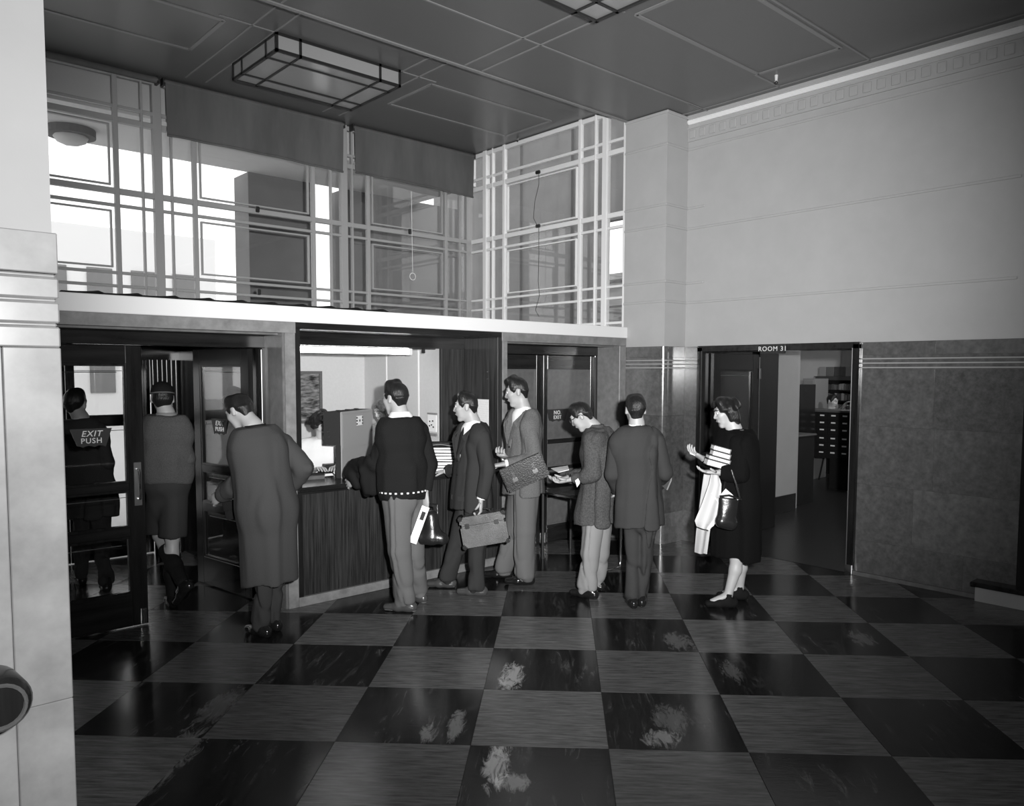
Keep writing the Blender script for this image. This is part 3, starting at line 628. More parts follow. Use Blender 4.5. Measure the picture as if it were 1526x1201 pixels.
for r in range(3):
    y = yA-.02; hmax = (zS[r+1]-zS[r]-.05); nb_ = 0
    while y > yB+.03:
        t = random.uniform(.028, .055); h = hmax*random.uniform(.74, .95)
        o = box('book', (XB+.03, XB+.2), (y-t, y-.002), (zS[r]+.001, zS[r]+h), random.choice(bkm), None, .004)
        tag(o, 'book, %s from the grey end panel on the %s of the bookcase' % (ORD[nb_], names[r]), 'book', 'books on the %s of the bookcase' % names[r]); y -= t+.001; nb_ += 1
y = yA-.05; k = 0
for wd, c in ((.13, 'flanl'), (.15, 'suitg'), (.2, 'coat'), (.16, 'flan'), (.12, 'paper'), (.1, 'coat')):
    if y-wd < yB: break
    o = box('file_box', (XB+.02, XB+.24), (y-wd, y-.004), (zS[3]+.071, zS[3]+.071+.17), M[c], None, .004); k += 1
    tag(o, '%s box on top of the bookcase, %s from its end panel' % ({'flanl': 'pale grey', 'suitg': 'grey', 'coat': 'dark grey', 'flan': 'mid grey', 'paper': 'white'}[c], ['first', 'second', 'third', 'fourth', 'fifth', 'sixth'][k-1]), 'box'); y -= wd+.004
ef = tag(empty('filing_cabinet', (12.9, on_x(1205, 580, 12.9).y, 0)), 'pale grey steel cabinet standing left of the bookcase', 'cabinet')
yq0, yq1 = on_x(1214, 580, 12.9).y, on_x(1196, 580, 12.9).y
box('body', (12.9, 13.4), (yq0, yq1), (0, on_x(1205, 564, 12.9).z), M['flanl'], ef, .006); box('door_front', (12.885, 12.9), (yq0+.02, yq1-.02), (.1, on_x(1205, 566, 12.9).z), M['flanl'], ef, .004)
nb = tag(empty('notice_card', on_x(1201, 605, 11.95)), 'white printed notice card standing on the card catalogue', 'notice')
nb.location.z = zt+.03; nb.location.x = XC+.1
lines = mat('printed_lines', .7, .7)
def print_lines(m, scale, axis='Z', dark=.08, base=.75, cut=.62):
    nt = m.node_tree; b = nt.nodes['Principled BSDF']; tc = nt.nodes.new('ShaderNodeTexCoord'); wv = nt.nodes.new('ShaderNodeTexWave'); wv.bands_direction = axis; wv.inputs['Scale'].default_value = scale
    n = nt.nodes.new('ShaderNodeTexNoise'); n.inputs['Scale'].default_value = 60; r = nt.nodes.new('ShaderNodeMapRange'); r.inputs[1].default_value = cut; r.inputs[2].default_value = cut+.15; r.inputs[3].default_value = base; r.inputs[4].default_value = dark
    mx = nt.nodes.new('ShaderNodeMath'); mx.operation = 'MULTIPLY_ADD'; mx.inputs[1].default_value = .45; nt.links.new(tc.outputs['Object'], wv.inputs[0]); nt.links.new(tc.outputs['Object'], n.inputs['Vector'])
    nt.links.new(n.outputs[0], mx.inputs[0]); nt.links.new(wv.outputs[0], mx.inputs[2])
    m2 = nt.nodes.new('ShaderNodeMath'); m2.operation = 'MULTIPLY'; m2.inputs[1].default_value = .7; nt.links.new(mx.outputs[0], m2.inputs[0]); nt.links.new(m2.outputs[0], r.inputs[0]); nt.links.new(r.outputs[0], b.inputs['Base Color'])
print_lines(lines, 22)
mb = MB(); mb.box((-.006, .0), (-.075, .075), (0, .17)); mb.done('card', lines, nb); mb = MB(); mb.box((.001, .03), (-.05, .05), (0, .25)); mb.done('backing', M['paper'], nb)
dk = tag(empty('issue_desk', (10.3, 5.7, 0)), 'dark wooden desk with a pale top edge beside the white screen', 'desk')
box('body', (10.03, 10.62), (5.42, 6.0), (0, .975), M['matwood'], dk, .004); box('desk_top', (10.0, 10.65), (5.40, 6.02), (.975, 1.0), M['flan'], dk, .004); box('drawer_stack', (10.01, 10.03), (5.5, 5.9), (.3, .9), M['matwood'], dk)
cb = tag(empty('tall_cabinet', (11.4, 6.9, 0)), 'tall black cabinet next to the white screen in the reading room', 'cabinet')
yk0, yk1 = on_x(1192, 600, 11.4).y, on_x(1182, 600, 11.4).y
box('body', (11.4, 11.9), (yk0, yk1+.25), (0, on_x(1187, 573, 11.4).z), M['wood'], cb, .004); box('door_front', (11.385, 11.4), (yk0+.01, yk1+.24), (.1, 1.5), M['wood'], cb, .003)
# ------------------------------------------------------------------ figures: implicit surfaces meshed by surface nets
CORN = np.array([(i, j, k) for i in (0, 1) for j in (0, 1) for k in (0, 1)])
EDG = [(a, b) for a in range(8) for b in range(a+1, 8) if abs(CORN[a]-CORN[b]).sum() == 1]
def nets(d, o, h):
    s = d < 0; n = np.array(d.shape)
    c = np.zeros(n-1, np.int8)
    for (i, j, k) in CORN: c += s[i:n[0]-1+i, j:n[1]-1+j, k:n[2]-1+k]
    act = (c > 0) & (c < 8); ids = np.argwhere(act); idx = np.full(act.shape, -1, np.int64); idx[act] = np.arange(len(ids))
    V = [d[ids[:, 0]+i, ids[:, 1]+j, ids[:, 2]+k] for (i, j, k) in CORN]
    acc = np.zeros((len(ids), 3)); cnt = np.zeros(len(ids))
    for a, b in EDG:
        m = (V[a] < 0) != (V[b] < 0); t = np.where(m, V[a]/np.where(m, V[a]-V[b], 1), 0)
        acc += np.where(m[:, None], CORN[a]+t[:, None]*(CORN[b]-CORN[a]), 0); cnt += m
    verts = (ids+acc/cnt[:, None])*h+o
    F = []
    for ax in range(3):
        o1, o2 = [q for q in range(3) if q != ax]
        A = [slice(1, -1)]*3; A[ax] = slice(0, -1); B = [slice(1, -1)]*3; B[ax] = slice(1, None)
        m = s[tuple(A)] != s[tuple(B)]; g = np.argwhere(m)
        if not len(g): continue
        off = np.array([1, 1, 1]); off[ax] = 0; g = g+off
        def cell(a, b):
            q = g.copy(); q[:, o1] -= a; q[:, o2] -= b; return idx[q[:, 0], q[:, 1], q[:, 2]]
        quad = np.stack([cell(1, 1), cell(0, 1), cell(0, 0), cell(1, 0)], 1)
        ins = s[g[:, 0], g[:, 1], g[:, 2]]
        if ax == 1: ins = ~ins
        quad[~ins] = quad[~ins][:, ::-1]; F.append(quad)
    return verts, np.concatenate(F)
def vnoise(p, f, seed=0):
    q = p*np.asarray(f, float); i = np.floor(q).astype(np.int64); u = q-i; u = u*u*(3-2*u); r = 0
    for (a, b, c) in CORN:
        hsh = ((i[..., 0]+a)*73856093 ^ (i[..., 1]+b)*19349663 ^ (i[..., 2]+c)*83492791 ^ (seed*2654435)) & 0xffff
        w = np.where(a, u[..., 0], 1-u[..., 0])*np.where(b, u[..., 1], 1-u[..., 1])*np.where(c, u[..., 2], 1-u[..., 2]); r = r+w*(hsh/65535.)
    return r
class Sdf:
    def __init__(s, h): s.h = h; s.ops = []; s.fold = []
    def E(s, a, b, ra, rb=None, R=None, k=.03, op='u'):
        """elliptic capsule a-b; ra=(w,d) across R and across the third axis (or one radius)"""
        ra = np.array([ra, ra] if np.isscalar(ra) else ra, float); rb = ra if rb is None else np.array([rb, rb] if np.isscalar(rb) else rb, float)
        a = np.array(a, float); b = np.array(b, float); ax = b-a; L = np.linalg.norm(ax); ax = ax/L if L > 1e-6 else np.array([0, 0, 1.])
        R = np.array(R if R is not None else ((1, 0, 0) if abs(ax[0]) < .9 else (0, 1, 0)), float); R = R-ax*(R@ax); R /= np.linalg.norm(R); D = np.cross(ax, R)
        def f(p):
            v = p-a; t = np.clip(v@ax/max(L, 1e-6), 0, 1); w = ra[0]+(rb[0]-ra[0])*t; d = ra[1]+(rb[1]-ra[1])*t
            x = v@R; y = v@D; z = v@ax-t*L; m = np.minimum(w, d)
            return (np.sqrt((x/w)**2+(y/d)**2+(z/m)**2)-1)*m
        rm = max(ra.max(), rb.max())+k+.03
        s.ops.append((op, f, np.minimum(a, b)-rm, np.maximum(a, b)+rm, k)); return s
    def crease(s, a, f, seed=0, w=None): s.fold.append((a, f, seed, w, 1)); return s
    def cut(s, pt, n, k=.006):
        """keep the side the normal points away from"""
        pt = np.array(pt, float); n = np.array(n, float); n /= np.linalg.norm(n)
        s.ops.append(('c', lambda p: (p-pt)@n, None, None, k)); return s
    def folds(s, amp, f, seed=0, w=None): s.fold.append((amp, f, seed, w)); return s
    def mesh(s):
        us = [o for o in s.ops if o[0] == 'u']; lo = np.min([o[2] for o in us], 0); hi = np.max([o[3] for o in us], 0); h = s.h
        n = np.ceil((hi-lo)/h).astype(int)+1
        G = np.stack(np.meshgrid(*[lo[i]+h*np.arange(n[i]) for i in range(3)], indexing='ij'), -1); d = np.full(n, 1.0)
        for op, f, l, u, k in s.ops:
            if op == 'c': d = np.maximum(d, f(G)); continue
            i0 = np.maximum(0, np.floor((l-lo)/h).astype(int)); i1 = np.minimum(n, np.ceil((u-lo)/h).astype(int)+1)
            if (i1 <= i0).any(): continue
            sl = tuple(slice(a, b) for a, b in zip(i0, i1)); v = f(G[sl]); q = d[sl]
            if op == 's': v = -v; t = np.clip(.5-.5*(q-v)/k, 0, 1); d[sl] = q+(v-q)*t+k*t*(1-t)
            else: t = np.clip(.5+.5*(q-v)/k, 0, 1); d[sl] = q+(v-q)*t-k*t*(1-t)
        m = np.abs(d) < .04; P_ = G[m] if s.fold else None
        for amp, fr, sd, w, *cr in s.fold:
            if cr:
                n1 = vnoise(P_, fr, sd)*.8+vnoise(P_, np.array(fr)*2.1, sd+3)*.2; d[m] += amp*(np.clip(1-np.abs(2*n1-1)*7, 0, 1)**1.3*1.2-.3*np.abs(2*n1-1))*(1 if w is None else w(P_)); continue
            d[m] += amp*((vnoise(P_, fr, sd)-.5)*2+(vnoise(P_, np.array(fr)*2.3, sd+5)-.5))*(1 if w is None else w(P_))
        return nets(d, lo, h)
def to_mesh(name, vf, extra=None):
    v, f = vf; me = bpy.data.meshes.new(name)
    tri = []
    if extra:
        ev, ef = extra; base = len(v); v = np.concatenate([v, np.array(ev)]); tri = [[q+base for q in e] for e in ef]
    nf = len(f); loops = list(f.ravel()); starts = list(range(0, 4*nf, 4)); tot = [4]*nf
    for e in tri: starts.append(len(loops)); tot.append(len(e)); loops += e
    me.vertices.add(len(v)); me.vertices.foreach_set('co', np.ascontiguousarray(v, dtype=np.float32).ravel())
    me.loops.add(len(loops)); me.loops.foreach_set('vertex_index', np.array(loops, np.int32))
    me.polygons.add(len(starts)); me.polygons.foreach_set('loop_start', np.array(starts, np.int32)); me.polygons.foreach_set('loop_total', np.array(tot, np.int32))
    me.polygons.foreach_set('use_smooth', np.ones(len(starts), bool)); me.update(calc_edges=True); me.validate(); return me
def rings_mesh(rings, V, F, cap=True):
    b = len(V); n = len(rings[0])
    for r in rings: V += [list(q) for q in r]
    for i in range(len(rings)-1):
        for k in range(n): F.append([b+i*n+k, b+i*n+(k+1) % n, b+(i+1)*n+(k+1) % n, b+(i+1)*n+k])
    if cap: F.append([b+k for k in range(n)][::-1]); F.append([b+(len(rings)-1)*n+k for k in range(n)])
def A_(v): return np.array(v, float)
def unit(v): v = A_(v); return v/np.linalg.norm(v)
def hand(V, F, wr, d, nrm, side, curl=.5, s=1.0):
    """palm, four fingers of unequal length and a thumb from the side of the palm; nrm is the way the palm faces"""
    d = unit(d); nrm = unit(A_(nrm)-d*(A_(nrm)@d)); t = np.cross(d, nrm)*side
    def ring(c, w, h, ax1, ax2, n=8): return [c+ax1*w*cos(2*pi*k/n)+ax2*h*sin(2*pi*k/n) for k in range(n)]
    wr = A_(wr); prof = [(-.03, .026, .022), (.0, .028, .020), (.03, .036, .017), (.065, .042, .016), (.092, .041, .013), (.1, .034, .009)]
    rings_mesh([ring(wr+d*q*s, w*s, h*s, t, nrm, 10) for q, w, h in prof], V, F)
    def digit(p0, dr, ln, r, bend, bn):
        pts = [p0]; a = 0; dd = dr
        for q, l in enumerate((.45, .32, .23)):
            a = bend*(.6 if q == 0 else 1.); dd = unit(dd*cos(a)+bn*sin(a)); bn = unit(bn-dd*(bn@dd)); pts.append(pts[-1]+dd*ln*l)
        rg = []
        for q, p in enumerate(pts):
            ax = unit(pts[min(q+1, 3)]-pts[max(q-1, 0)]); u = unit(np.cross(ax, bn)+1e-6); w = np.cross(ax, u); rr = r*(1, .95, .85, .6)[q]
            rg.append([p+u*rr*cos(2*pi*k/7)+w*rr*sin(2*pi*k/7) for k in range(7)])
        rg.append([pts[-1]+dd*r*.5+(q-pts[-1])*.35 for q in rg[-1]]); rings_mesh(rg, V, F)
    for off, ln in ((.031, .074), (.0105, .083), (-.0105, .077), (-.030, .060)):
        digit(wr+d*.088*s+t*off*s, unit(d+t*off*1.5), ln*s, .0088*s, curl, nrm)
    digit(wr+d*.022*s+t*.026*s+nrm*.004*s, unit(d*.62+t*.75+nrm*.25), .068*s, .0105*s, curl*.55, unit(d*.6-t*.5+nrm*.6))
def person(name, label, px, outfit, skin='skin', hair='short', hairm='hair', s=1.0, garm=None, look=None, hands=None, group=None, phi=0., base=None, hphi=None, hp=0., yplane=None, seed=1, shoes='shoe', eyes=True):
    """px: joint -> (x, y, depth offset) sighted on the vertical plane through the person's base"""
    g = garm or {}; base = on_z(*base) if not isinstance(base, Vector) else base
    root = tag(empty(name, base), label, 'person', group)
    J = {k: A_(at(base, v[0], v[1], v[2] if len(v) > 2 else 0)-base) for k, v in px.items()}
    fw = A_(heading(phi)); rt = np.array([fw[1], -fw[0], 0.]); up = np.array([0, 0, 1.])
    hd = A_(heading(hphi if hphi is not None else phi)); hf = unit(hd*cos(radians(hp))+up*sin(radians(hp)))
    hr = unit(np.array([hd[1], -hd[0], 0])); hu = np.cross(hr, hf)
    pel, neck, head = J['pel'], J['neck'], J['head']; sp = unit(neck-pel)
    for q in 'LR':
        J['hi'+q] = J.get('hi'+q, pel+rt*(.088*s if q == 'R' else -.088*s)-up*.03)
        if 'kn'+q not in J: J['kn'+q] = A_(((pel+rt*(.09 if q == 'R' else -.09))*.5)); J['an'+q] = A_((*(rt*(.09 if q == 'R' else -.09)+A_(g.get('feet', (0, 0, 0))))[:2], .09))
        if 'to'+q not in J: J['to'+q] = J['an'+q]+fw*.17
        if q not in g.get('raised', ''): J['an'+q][2] = .095*s; J['to'+q][2] = .03
    H = lambda v: head+hr*v[0]*s+hf*v[1]*s+hu*v[2]*s
    def spt(t, off=0.): return pel+(neck-pel)*t+fw*(off+(-g.get('stoop', 0.)*4*t*(1-t)))
    torso = [(-.06, .155, .118, 0), (.10, .16, .118, 0), (.38, .142, .108, .0), (.72, .168, .122, .0), (.90, .14, .095, -.005), (1.0, .06, .06, .0)]
    def trunk(S, inf, lo=0, wscale=1.0, dscale=1.0, k=.03):
        for (t0, w0, d0, o0), (t1, w1, d1, o1) in zip(torso[lo:], torso[lo+1:]):
            S.E(spt(t0, o0), spt(t1, o1), ((w0*wscale*s+inf), (d0*dscale*s+inf)), ((w1*wscale*s+inf), (d1*dscale*s+inf)), rt, k)
    def put(nm, S, m, parent=None, extra=None):
        return link(nm, to_mesh(nm, S.mesh(), extra), M[m] if isinstance(m, str) else m, parent or root)
    # --- body: trunk, limbs, neck and head in one skin mesh
    B = Sdf(.013); fem_ = g.get('fem', 0)
    trunk(B, -.016)
    for q in 'LR':
        B.E(spt(.93), J['sh'+q], .05*s, .045*s, k=.03); B.E(J['sh'+q], J['el'+q], .043*s, .036*s); B.E(J['el'+q], J['wr'+q], .036*s, .026*s)
        cv = .72 if g.get('legs') else 1.0
        B.E(J['hi'+q], J['kn'+q], .072*s*cv, .052*s*cv, k=.02); kn, an = J['kn'+q], J['an'+q]; cf = kn*.68+an*.32-fw*(.012 if cv == 1 else 0)
        B.E(kn, cf, .049*s*cv, .052*s*cv, k=.03); B.E(cf, an+up*.01, .05*s*cv, .034*s*cv, k=.02)
        if g.get('legs') or not fem_: B.E(an-up*.02, an*.7+J['to'+q]*.3-up*.025, .022*s, .018*s, k=.02)
        else: B.E(an, J['to'+q]*.8+an*.2, .034*s, .026*s, k=.02)
    bv, bf = B.mesh()
    Hd = Sdf(.0052)          # in head space: x right, y forward, z up
    nk = np.array([(neck-head)@hr, (neck-head)@hf, (neck-head)@hu])/s
    fem = g.get('fem', 0)
    Hd.E((0, -.018, .035), (0, .0, .035), (.074, .078), (.073, .082), (1, 0, 0), .02)
    Hd.E((0, .018, -.005), (0, .034, -.072), (.064, .055), (.040, .036), (1, 0, 0), .03); Hd.E((-.012, .062, -.098), (.012, .062, -.098), .022, k=.025)
    Hd.E((0, .086, .018), (0, .1025, -.022), .0085, .0125, k=.014); Hd.E((-.016, .092, -.026), (.016, .092, -.026), .009, k=.012)
    Hd.E((-.036, .076, .034), (.036, .076, .034), .014, k=.02); Hd.E((-.018, .084, -.056), (.018, .084, -.056), .010, k=.012)
    for q in (-1, 1):
        Hd.E((q*.038, .060, -.016), (q*.030, .052, -.06), .028, .022, k=.03); Hd.E((q*.033, .104, .014), (q*.033, .098, .012), .014, k=.014, op='s')
        Hd.E((q*.074, -.012, .020), (q*.078, -.006, -.024), (.010, .020), (.009, .012), (1, 0, 0), .008)
    Hd.E((0, -.02, -.03), nk+np.array([0, .005, .03]), .056 if not fem else .052, .058, k=.03); Hd.E(nk+np.array([0, .005, .03]), nk+np.array([0, .0, -.04]), .058, .066, k=.03)
    v, f = Hd.mesh(); v = head+s*(v[:, :1]*hr+v[:, 1:2]*hf+v[:, 2:3]*hu); v2 = np.concatenate([bv, v]); f2 = np.concatenate([bf, f+len(bv)])
    HV, HF = [], []
    for q, sd in (('L', -1), ('R', 1)):
        hh = (hands or {}).get(q, {})
        if hh is None: continue
        d0 = unit(J['wr'+q]-J['el'+q]); dd = A_(hh['dir']) if 'dir' in hh else d0; nn = A_(hh.get('n', -rt*sd))
        hand(HV, HF, J['wr'+q]+d0*.012, dd, nn, sd if not hh.get('flip') else -sd, hh.get('curl', .45), s*1.08)
    link('body', to_mesh('body', (v2, f2), (HV, HF) if HV else None), M[skin], root)
    # --- face
    if eyes:
        for q in (-1, 1):
            mb = MB(); mb.ball(Vector(H((q*.033, .082, .012))), .0115*s, 2); e = mb.done('eye', M['eyew'], root, True)
            mb = MB(); mb.ball(Vector(H((q*.033, .0905, .010))), .0055*s, 1); mb.done('pupil', M['pupil'], e, True)
            mb = MB(); mb.tube([H((q*.016, .094, .033)), H((q*.036, .092, .039)), H((q*.054, .076, .034))], [.0035, .005, .003], 6); mb.done('eyebrow', M[hairm], root, True)
        mb = MB(); mb.tube([H((-.022, .090, -.057)), H((0, .0975, -.055)), H((.022, .090, -.057))], [.003, .0055, .003], 6); mb.done('lips', M['lips'], root, True)
    # --- hair or cap
    hs = Sdf(.0062)
    if hair in ('short', 'quiff', 'thin'):
        hs.E((0, -.020, .040), (0, .002, .042), (.082, .084), (.081, .086), (1, 0, 0), .02)
        hs.E((-.03, .022, .098), (.03, .022, .098), .030, k=.04)
        if hair == 'quiff': hs.E((-.025, .036, .116), (.03, .0, .122), .026, .028, k=.03)
        hs.E((0, -.06, .0), (0, -.055, -.055), (.060, .03), (.046, .022), (1, 0, 0), .03)
        for q in (-1, 1): hs.E((q*.073, .026, .03), (q*.071, .028, -.004), (.010, .014), (.006, .008), (1, 0, 0), .01)
        hs.E((0, .13, .0), (0, .126, .058), (.12, .092), (.11, .072), (1, 0, 0), .012, 's')
        hs.E((-.1, .012, -.045), (-.055, .012, -.045), .042, k=.012, op='s'); hs.E((.1, .012, -.045), (.055, .012, -.045), .042, k=.012, op='s')
        hs.folds(.0045, (28, 9, 60), seed)
    elif hair == 'bob':
        hs.E((0, -.020, .040), (0, .002, .042), (.086, .084), (.084, .085), (1, 0, 0), .02); hs.E((0, -.055, .02), (0, -.066, -.075), (.086, .05), (.074, .042), (1, 0, 0), .04)
        for q in (-1, 1): hs.E((q*.078, .0, .03), (q*.074, -.022, -.055), (.026, .042), (.024, .04), (1, 0, 0), .03); hs.E((q*.05, .05, .085), (q*.074, .03, .03), .03, .02, k=.03)
        hs.E((-.03, .026, .095), (.03, .026, .095), .028, k=.04)
        hs.E((0, .135, -.01), (0, .125, .055), (.066, .085), (.066, .058), (1, 0, 0), .02, 's'); hs.folds(.011, (20, 20, 34), seed)
    elif hair == 'long':
        hs.E((0, -.020, .045), (0, .004, .045), (.088, .084), (.086, .086), (1, 0, 0), .02); hs.E((0, -.05, .02), (0, -.07, -.12), (.088, .05), (.09, .05), (1, 0, 0), .04)
        for q in (-1, 1): hs.E((q*.080, .0, .03), (q*.080, -.015, -.11), (.024, .05), (.022, .04), (1, 0, 0), .03)
        hs.E((0, .135, -.02), (0, .12, .05), (.058, .08), (.055, .05), (1, 0, 0), .02, 's'); hs.folds(.006, (30, 30, 8), seed)
    elif hair == 'cap':
        hs.E((0, -.050, -.005), (0, -.052, -.05), (.066, .034), (.048, .024), (1, 0, 0), .03); hs.E((0, -.015, .01), (0, -.015, .03), (.080, .088), (.080, .09), (1, 0, 0), .02)
        hs.E((0, .13, -.02), (0, .11, .03), (.12, .085), (.12, .07), (1, 0, 0), .012, 's'); hs.E((-.1, .012, -.045), (-.055, .012, -.045), .042, k=.012, op='s'); hs.E((.1, .012, -.045), (.055, .012, -.045), .042, k=.012, op='s')
        cs = Sdf(.0062); cs.E((0, -.018, .045), (0, -.006, .05), (.086, .088), (.085, .088), (1, 0, 0), .02); cs.cut((0, 0, .036), (0, -.15, -1)); cs.E((0, .075, .05), (0, .115, .042), (.045, .008), (.034, .005), (1, 0, 0), .008)
        v, f = cs.mesh(); v = head+s*(v[:, :1]*hr+v[:, 1:2]*hf+v[:, 2:3]*hu); cpo = link('cap', to_mesh('cap', (v, f)), M['black'], root)
        mb = MB(); mb.tube([H((cos(a)*.0845, -.012+sin(a)*.090, .042-.012*sin(a))) for a in [k*2*pi/28 for k in range(29)]], .0055*s, 6); mb.done('cap_band', M['flan'], cpo, True)
    v, f = hs.mesh(); v = head+s*(v[:, :1]*hr+v[:, 1:2]*hf+v[:, 2:3]*hu); link('hair', to_mesh('hair', (v, f)), M[hairm], root)
    # --- clothes
    fol = g.get('fold', .005)
    if g.get('legs'):                                   # trousers
        T = Sdf(.0115); w = g.get('baggy', 0.)
        T.E(spt(-.04), spt(.16), (.160*s+w*.5, .122*s+w*.5), (.150*s, .116*s), rt, .03)
        for q in 'LR':
            hi, kn, an = J['hi'+q], J['kn'+q], J['an'+q]; fo = unit(J['to'+q]-an)
            T.E(hi, kn, (.086*s+w, .096*s+w), (.068*s+w, .072*s+w), rt, .025); hem = an+up*.0+fo*.015
            T.E(kn, hem, (.066*s+w, .070*s+w), (.060*s+w, .078*s+w), rt, .02)
        zc = .034
        T.cut((0, 0, zc), (0, 0, -1)); T.folds(fol*2.2, (12, 12, 3.0), seed+3); T.crease(.011, (7.5, 7.5, 1.7), seed+23); T.crease(.010, (6, 6, 9), seed+24, lambda p: np.exp(-np.maximum(p[:, 2]-.06, 0)/.16)); T.folds(.011, (9, 9, 21), seed+8, lambda p: np.exp(-np.maximum(p[:, 2]-.08, 0)/.13)); T.folds(.009, (8, 8, 18), seed+9, lambda p: np.exp(-np.abs(p[:, 2]-pel[2]+.16)/.1)); put('trousers', T, g['legs'])
    if g.get('shorts'):
        T = Sdf(.0115); T.E(spt(-.04), spt(.2), (.170*s, .128*s), (.15*s, .116*s), rt, .03)
        for q in 'LR':
            hi, kn = J['hi'+q], J['kn'+q]; e = hi+(kn-hi)*.93; T.E(hi, e, (.098*s, .108*s), (.104*s, .118*s), rt, .04)
        T.cut((0, 0, J['knL'][2]+.03), (0, 0, -1)); T.folds(fol*1.2, (9, 9, 3), seed+3); put('shorts', T, g['shorts'])
        for q in 'LR':
            kn, an = J['kn'+q], J['an'+q]; C = Sdf(.009); top = kn+(an-kn)*.34; C.E(top, kn*.35+an*.65, .064*s, .06*s); C.E(kn*.35+an*.65, an, .06*s, .046*s); C.folds(.002, (8, 8, 30), seed); put('sock', C, 'black')
    top = g.get('top')
    if top:
        kind = g['kind']; inf = g.get('inf', .014); C = Sdf(.0105)
        trunk(C, inf, 0 if kind in ('jacket', 'coat', 'cardigan') else 1)
        hem = g.get('hem')
        if kind in ('jacket', 'cardigan'):
            b0 = spt(-.06); dn = unit(sp*.25+up*.75); e = pel-dn*g.get('skirt', .16)*s; C.E(spt(.3), b0, (.150*s+inf, .115*s+inf), (.166*s+inf, .13*s+inf), rt, .04); C.E(b0, e, (.166*s+inf, .134*s+inf), (.178*s+inf, .152*s+inf), rt, .04); C.cut(e, -dn)
        elif kind == 'coat':
            e = np.array([*(pel[:2]*.5+A_(g.get('hemxy', (0, 0)))), g['hemz']]); C.E(spt(.75), pel, (.165*s+inf, .125*s+inf), (.172*s+inf, .14*s+inf), rt, .05)
            C.E(pel, e, (.175*s+inf, .145*s+inf), (g.get('flare', .21), g.get('flared', .17)), rt, .05); C.cut(e, (g.get('tilt', (0, 0))[0], g.get('tilt', (0, 0))[1], -1))
        elif kind == 'pullover':
            C.E(spt(.1), spt(.35), (.158*s+inf, .122*s+inf), (.16*s+inf*1.6, .126*s+inf*1.6), rt, .03); C.E(spt(-.05), spt(.12), (.150*s+inf, .118*s+inf), (.156*s+inf, .122*s+inf), rt, .03); C.cut(spt(-.045), -sp)
        ss = g.get('sleeve', 1.12 if kind == 'jacket' else 1.0); SL = []; swd = min(.115*s, np.linalg.norm(J['shR']-J['shL'])*.33); C.E(spt(.885)-rt*swd, spt(.885)+rt*swd, .066*s+inf*.5, None, None, .05); C.cut(neck+sp*g.get('necktop', .018), sp)
        for q in 'LR':
            sh, el, wr_ = J['sh'+q], J['el'+q], J['wr'+q]; wend = wr_+(el-wr_)*g.get('cuff', .08)
            C.E(spt(.95), sh-up*.012, (.05*s+inf*.6, .05*s+inf*.6), (.062*s, .062*s), k=.04); C.E(sh-up*.012, sh*.75+el*.25, .064*s*ss, .05*s, k=.04)
            Q = Sdf(.009); Q.E(sh-up*.006, el, .066*s*ss, .058*s*ss, k=.02); Q.E(el, wend, .059*s*ss, .046*s*ss, k=.02); ax_ = unit(wr_-el); Q.cut(wend+ax_*.012, ax_)
            Q.folds(fol*1.8, (13, 13, 9), seed+11); Q.crease(.010, (7, 7, 8), seed+22, lambda p, el=el: .35+np.exp(-np.linalg.norm(p-el, axis=1)/.10)); Q.folds(.010, (16, 16, 16), seed+12, lambda p, el=el: np.exp(-np.linalg.norm(p-el, axis=1)/.08)); SL.append(Q)
        if g.get('vee'):
            C.E(spt(.52, .19), spt(1.05, .13), (.012, .09), (.095, .13), rt, .006, 's')
        C.folds(fol*2.0, g.get('ffreq', (10, 10, 5)), seed); C.folds(.010 if kind == 'coat' else 0, (12, 12, .9), seed+31, lambda p: np.clip((pel[2]+.2-p[:, 2])/.5, 0, 1)); C.crease({'coat': .0, 'pullover': .0}.get(kind, .010), (5.5, 5.5, 3.0) if kind != 'coat' else (7, 7, .5), seed+21); C.folds(.005, (14, 14, 14), seed+2, lambda p: np.exp(-np.abs(p[:, 2]-pel[2]-.12)/.12)); nm = {'jacket': 'jacket', 'coat': 'overcoat', 'cardigan': 'cardigan', 'pullover': 'pullover'}[kind]; nm = g.get('topname', nm)
        go = put(nm, C, top)
        for Q in SL: put('sleeve', Q, top, go)
        if g.get('lapel'):
            for q in (-1, 1):
                V = [spt(.54, .133*s+inf)+rt*q*.012, spt(.80, .112*s+inf)+rt*q*.105, spt(.90, .085*s+inf)+rt*q*.118, spt(1.03, .03)+rt*q*.092, spt(.86, .112*s+inf)+rt*q*.066]
                mb = MB(); mb.prism([Vector(p) for p in V], Vector(fw*.0), Vector(fw*.012)); mb.done('lapel', M[top] if isinstance(top, str) else top, go)
        if kind == 'jacket':
            fr = .150*s+inf
            for q in (-1, 1):
                for (n_, t_, wv, hv) in (('pocket_flap', -.03, .07, .022),):
                    p = spt(t_)+rt*q*.098*s+fw*(.128*s+inf)*.80; nn = unit(fw*.80+rt*q*.6); tt = unit(np.cross(up, nn)); m4 = Matrix((Vector(tt), Vector(nn), Vector(up))).transposed().to_4x4(); m4.translation = Vector(p+nn*.008)
                    mb = MB(); mb.box((-wv, wv), (-.006, .006), (-hv, hv), .003, m4); mb.done(n_, M[top], go)
            for t_ in (.50, .30):
                mb = MB(); mb.ball(Vector(spt(t_, .122*s+inf+.004)), .009, 1); mb.done('button', M['black'], go)
            for q in 'LR':
                if (hands or {}).get(q, {}) is None: continue
                ax_ = unit(J['wr'+q]-J['el'+q]); w0 = J['wr'+q]+(J['el'+q]-J['wr'+q])*g.get('cuff', .08)
                mb = MB(); mb.tube([w0-ax_*.01, w0+ax_*.030], [.038*s, .036*s], 12); mb.done('shirt_cuff', M['shirt'], go, True)
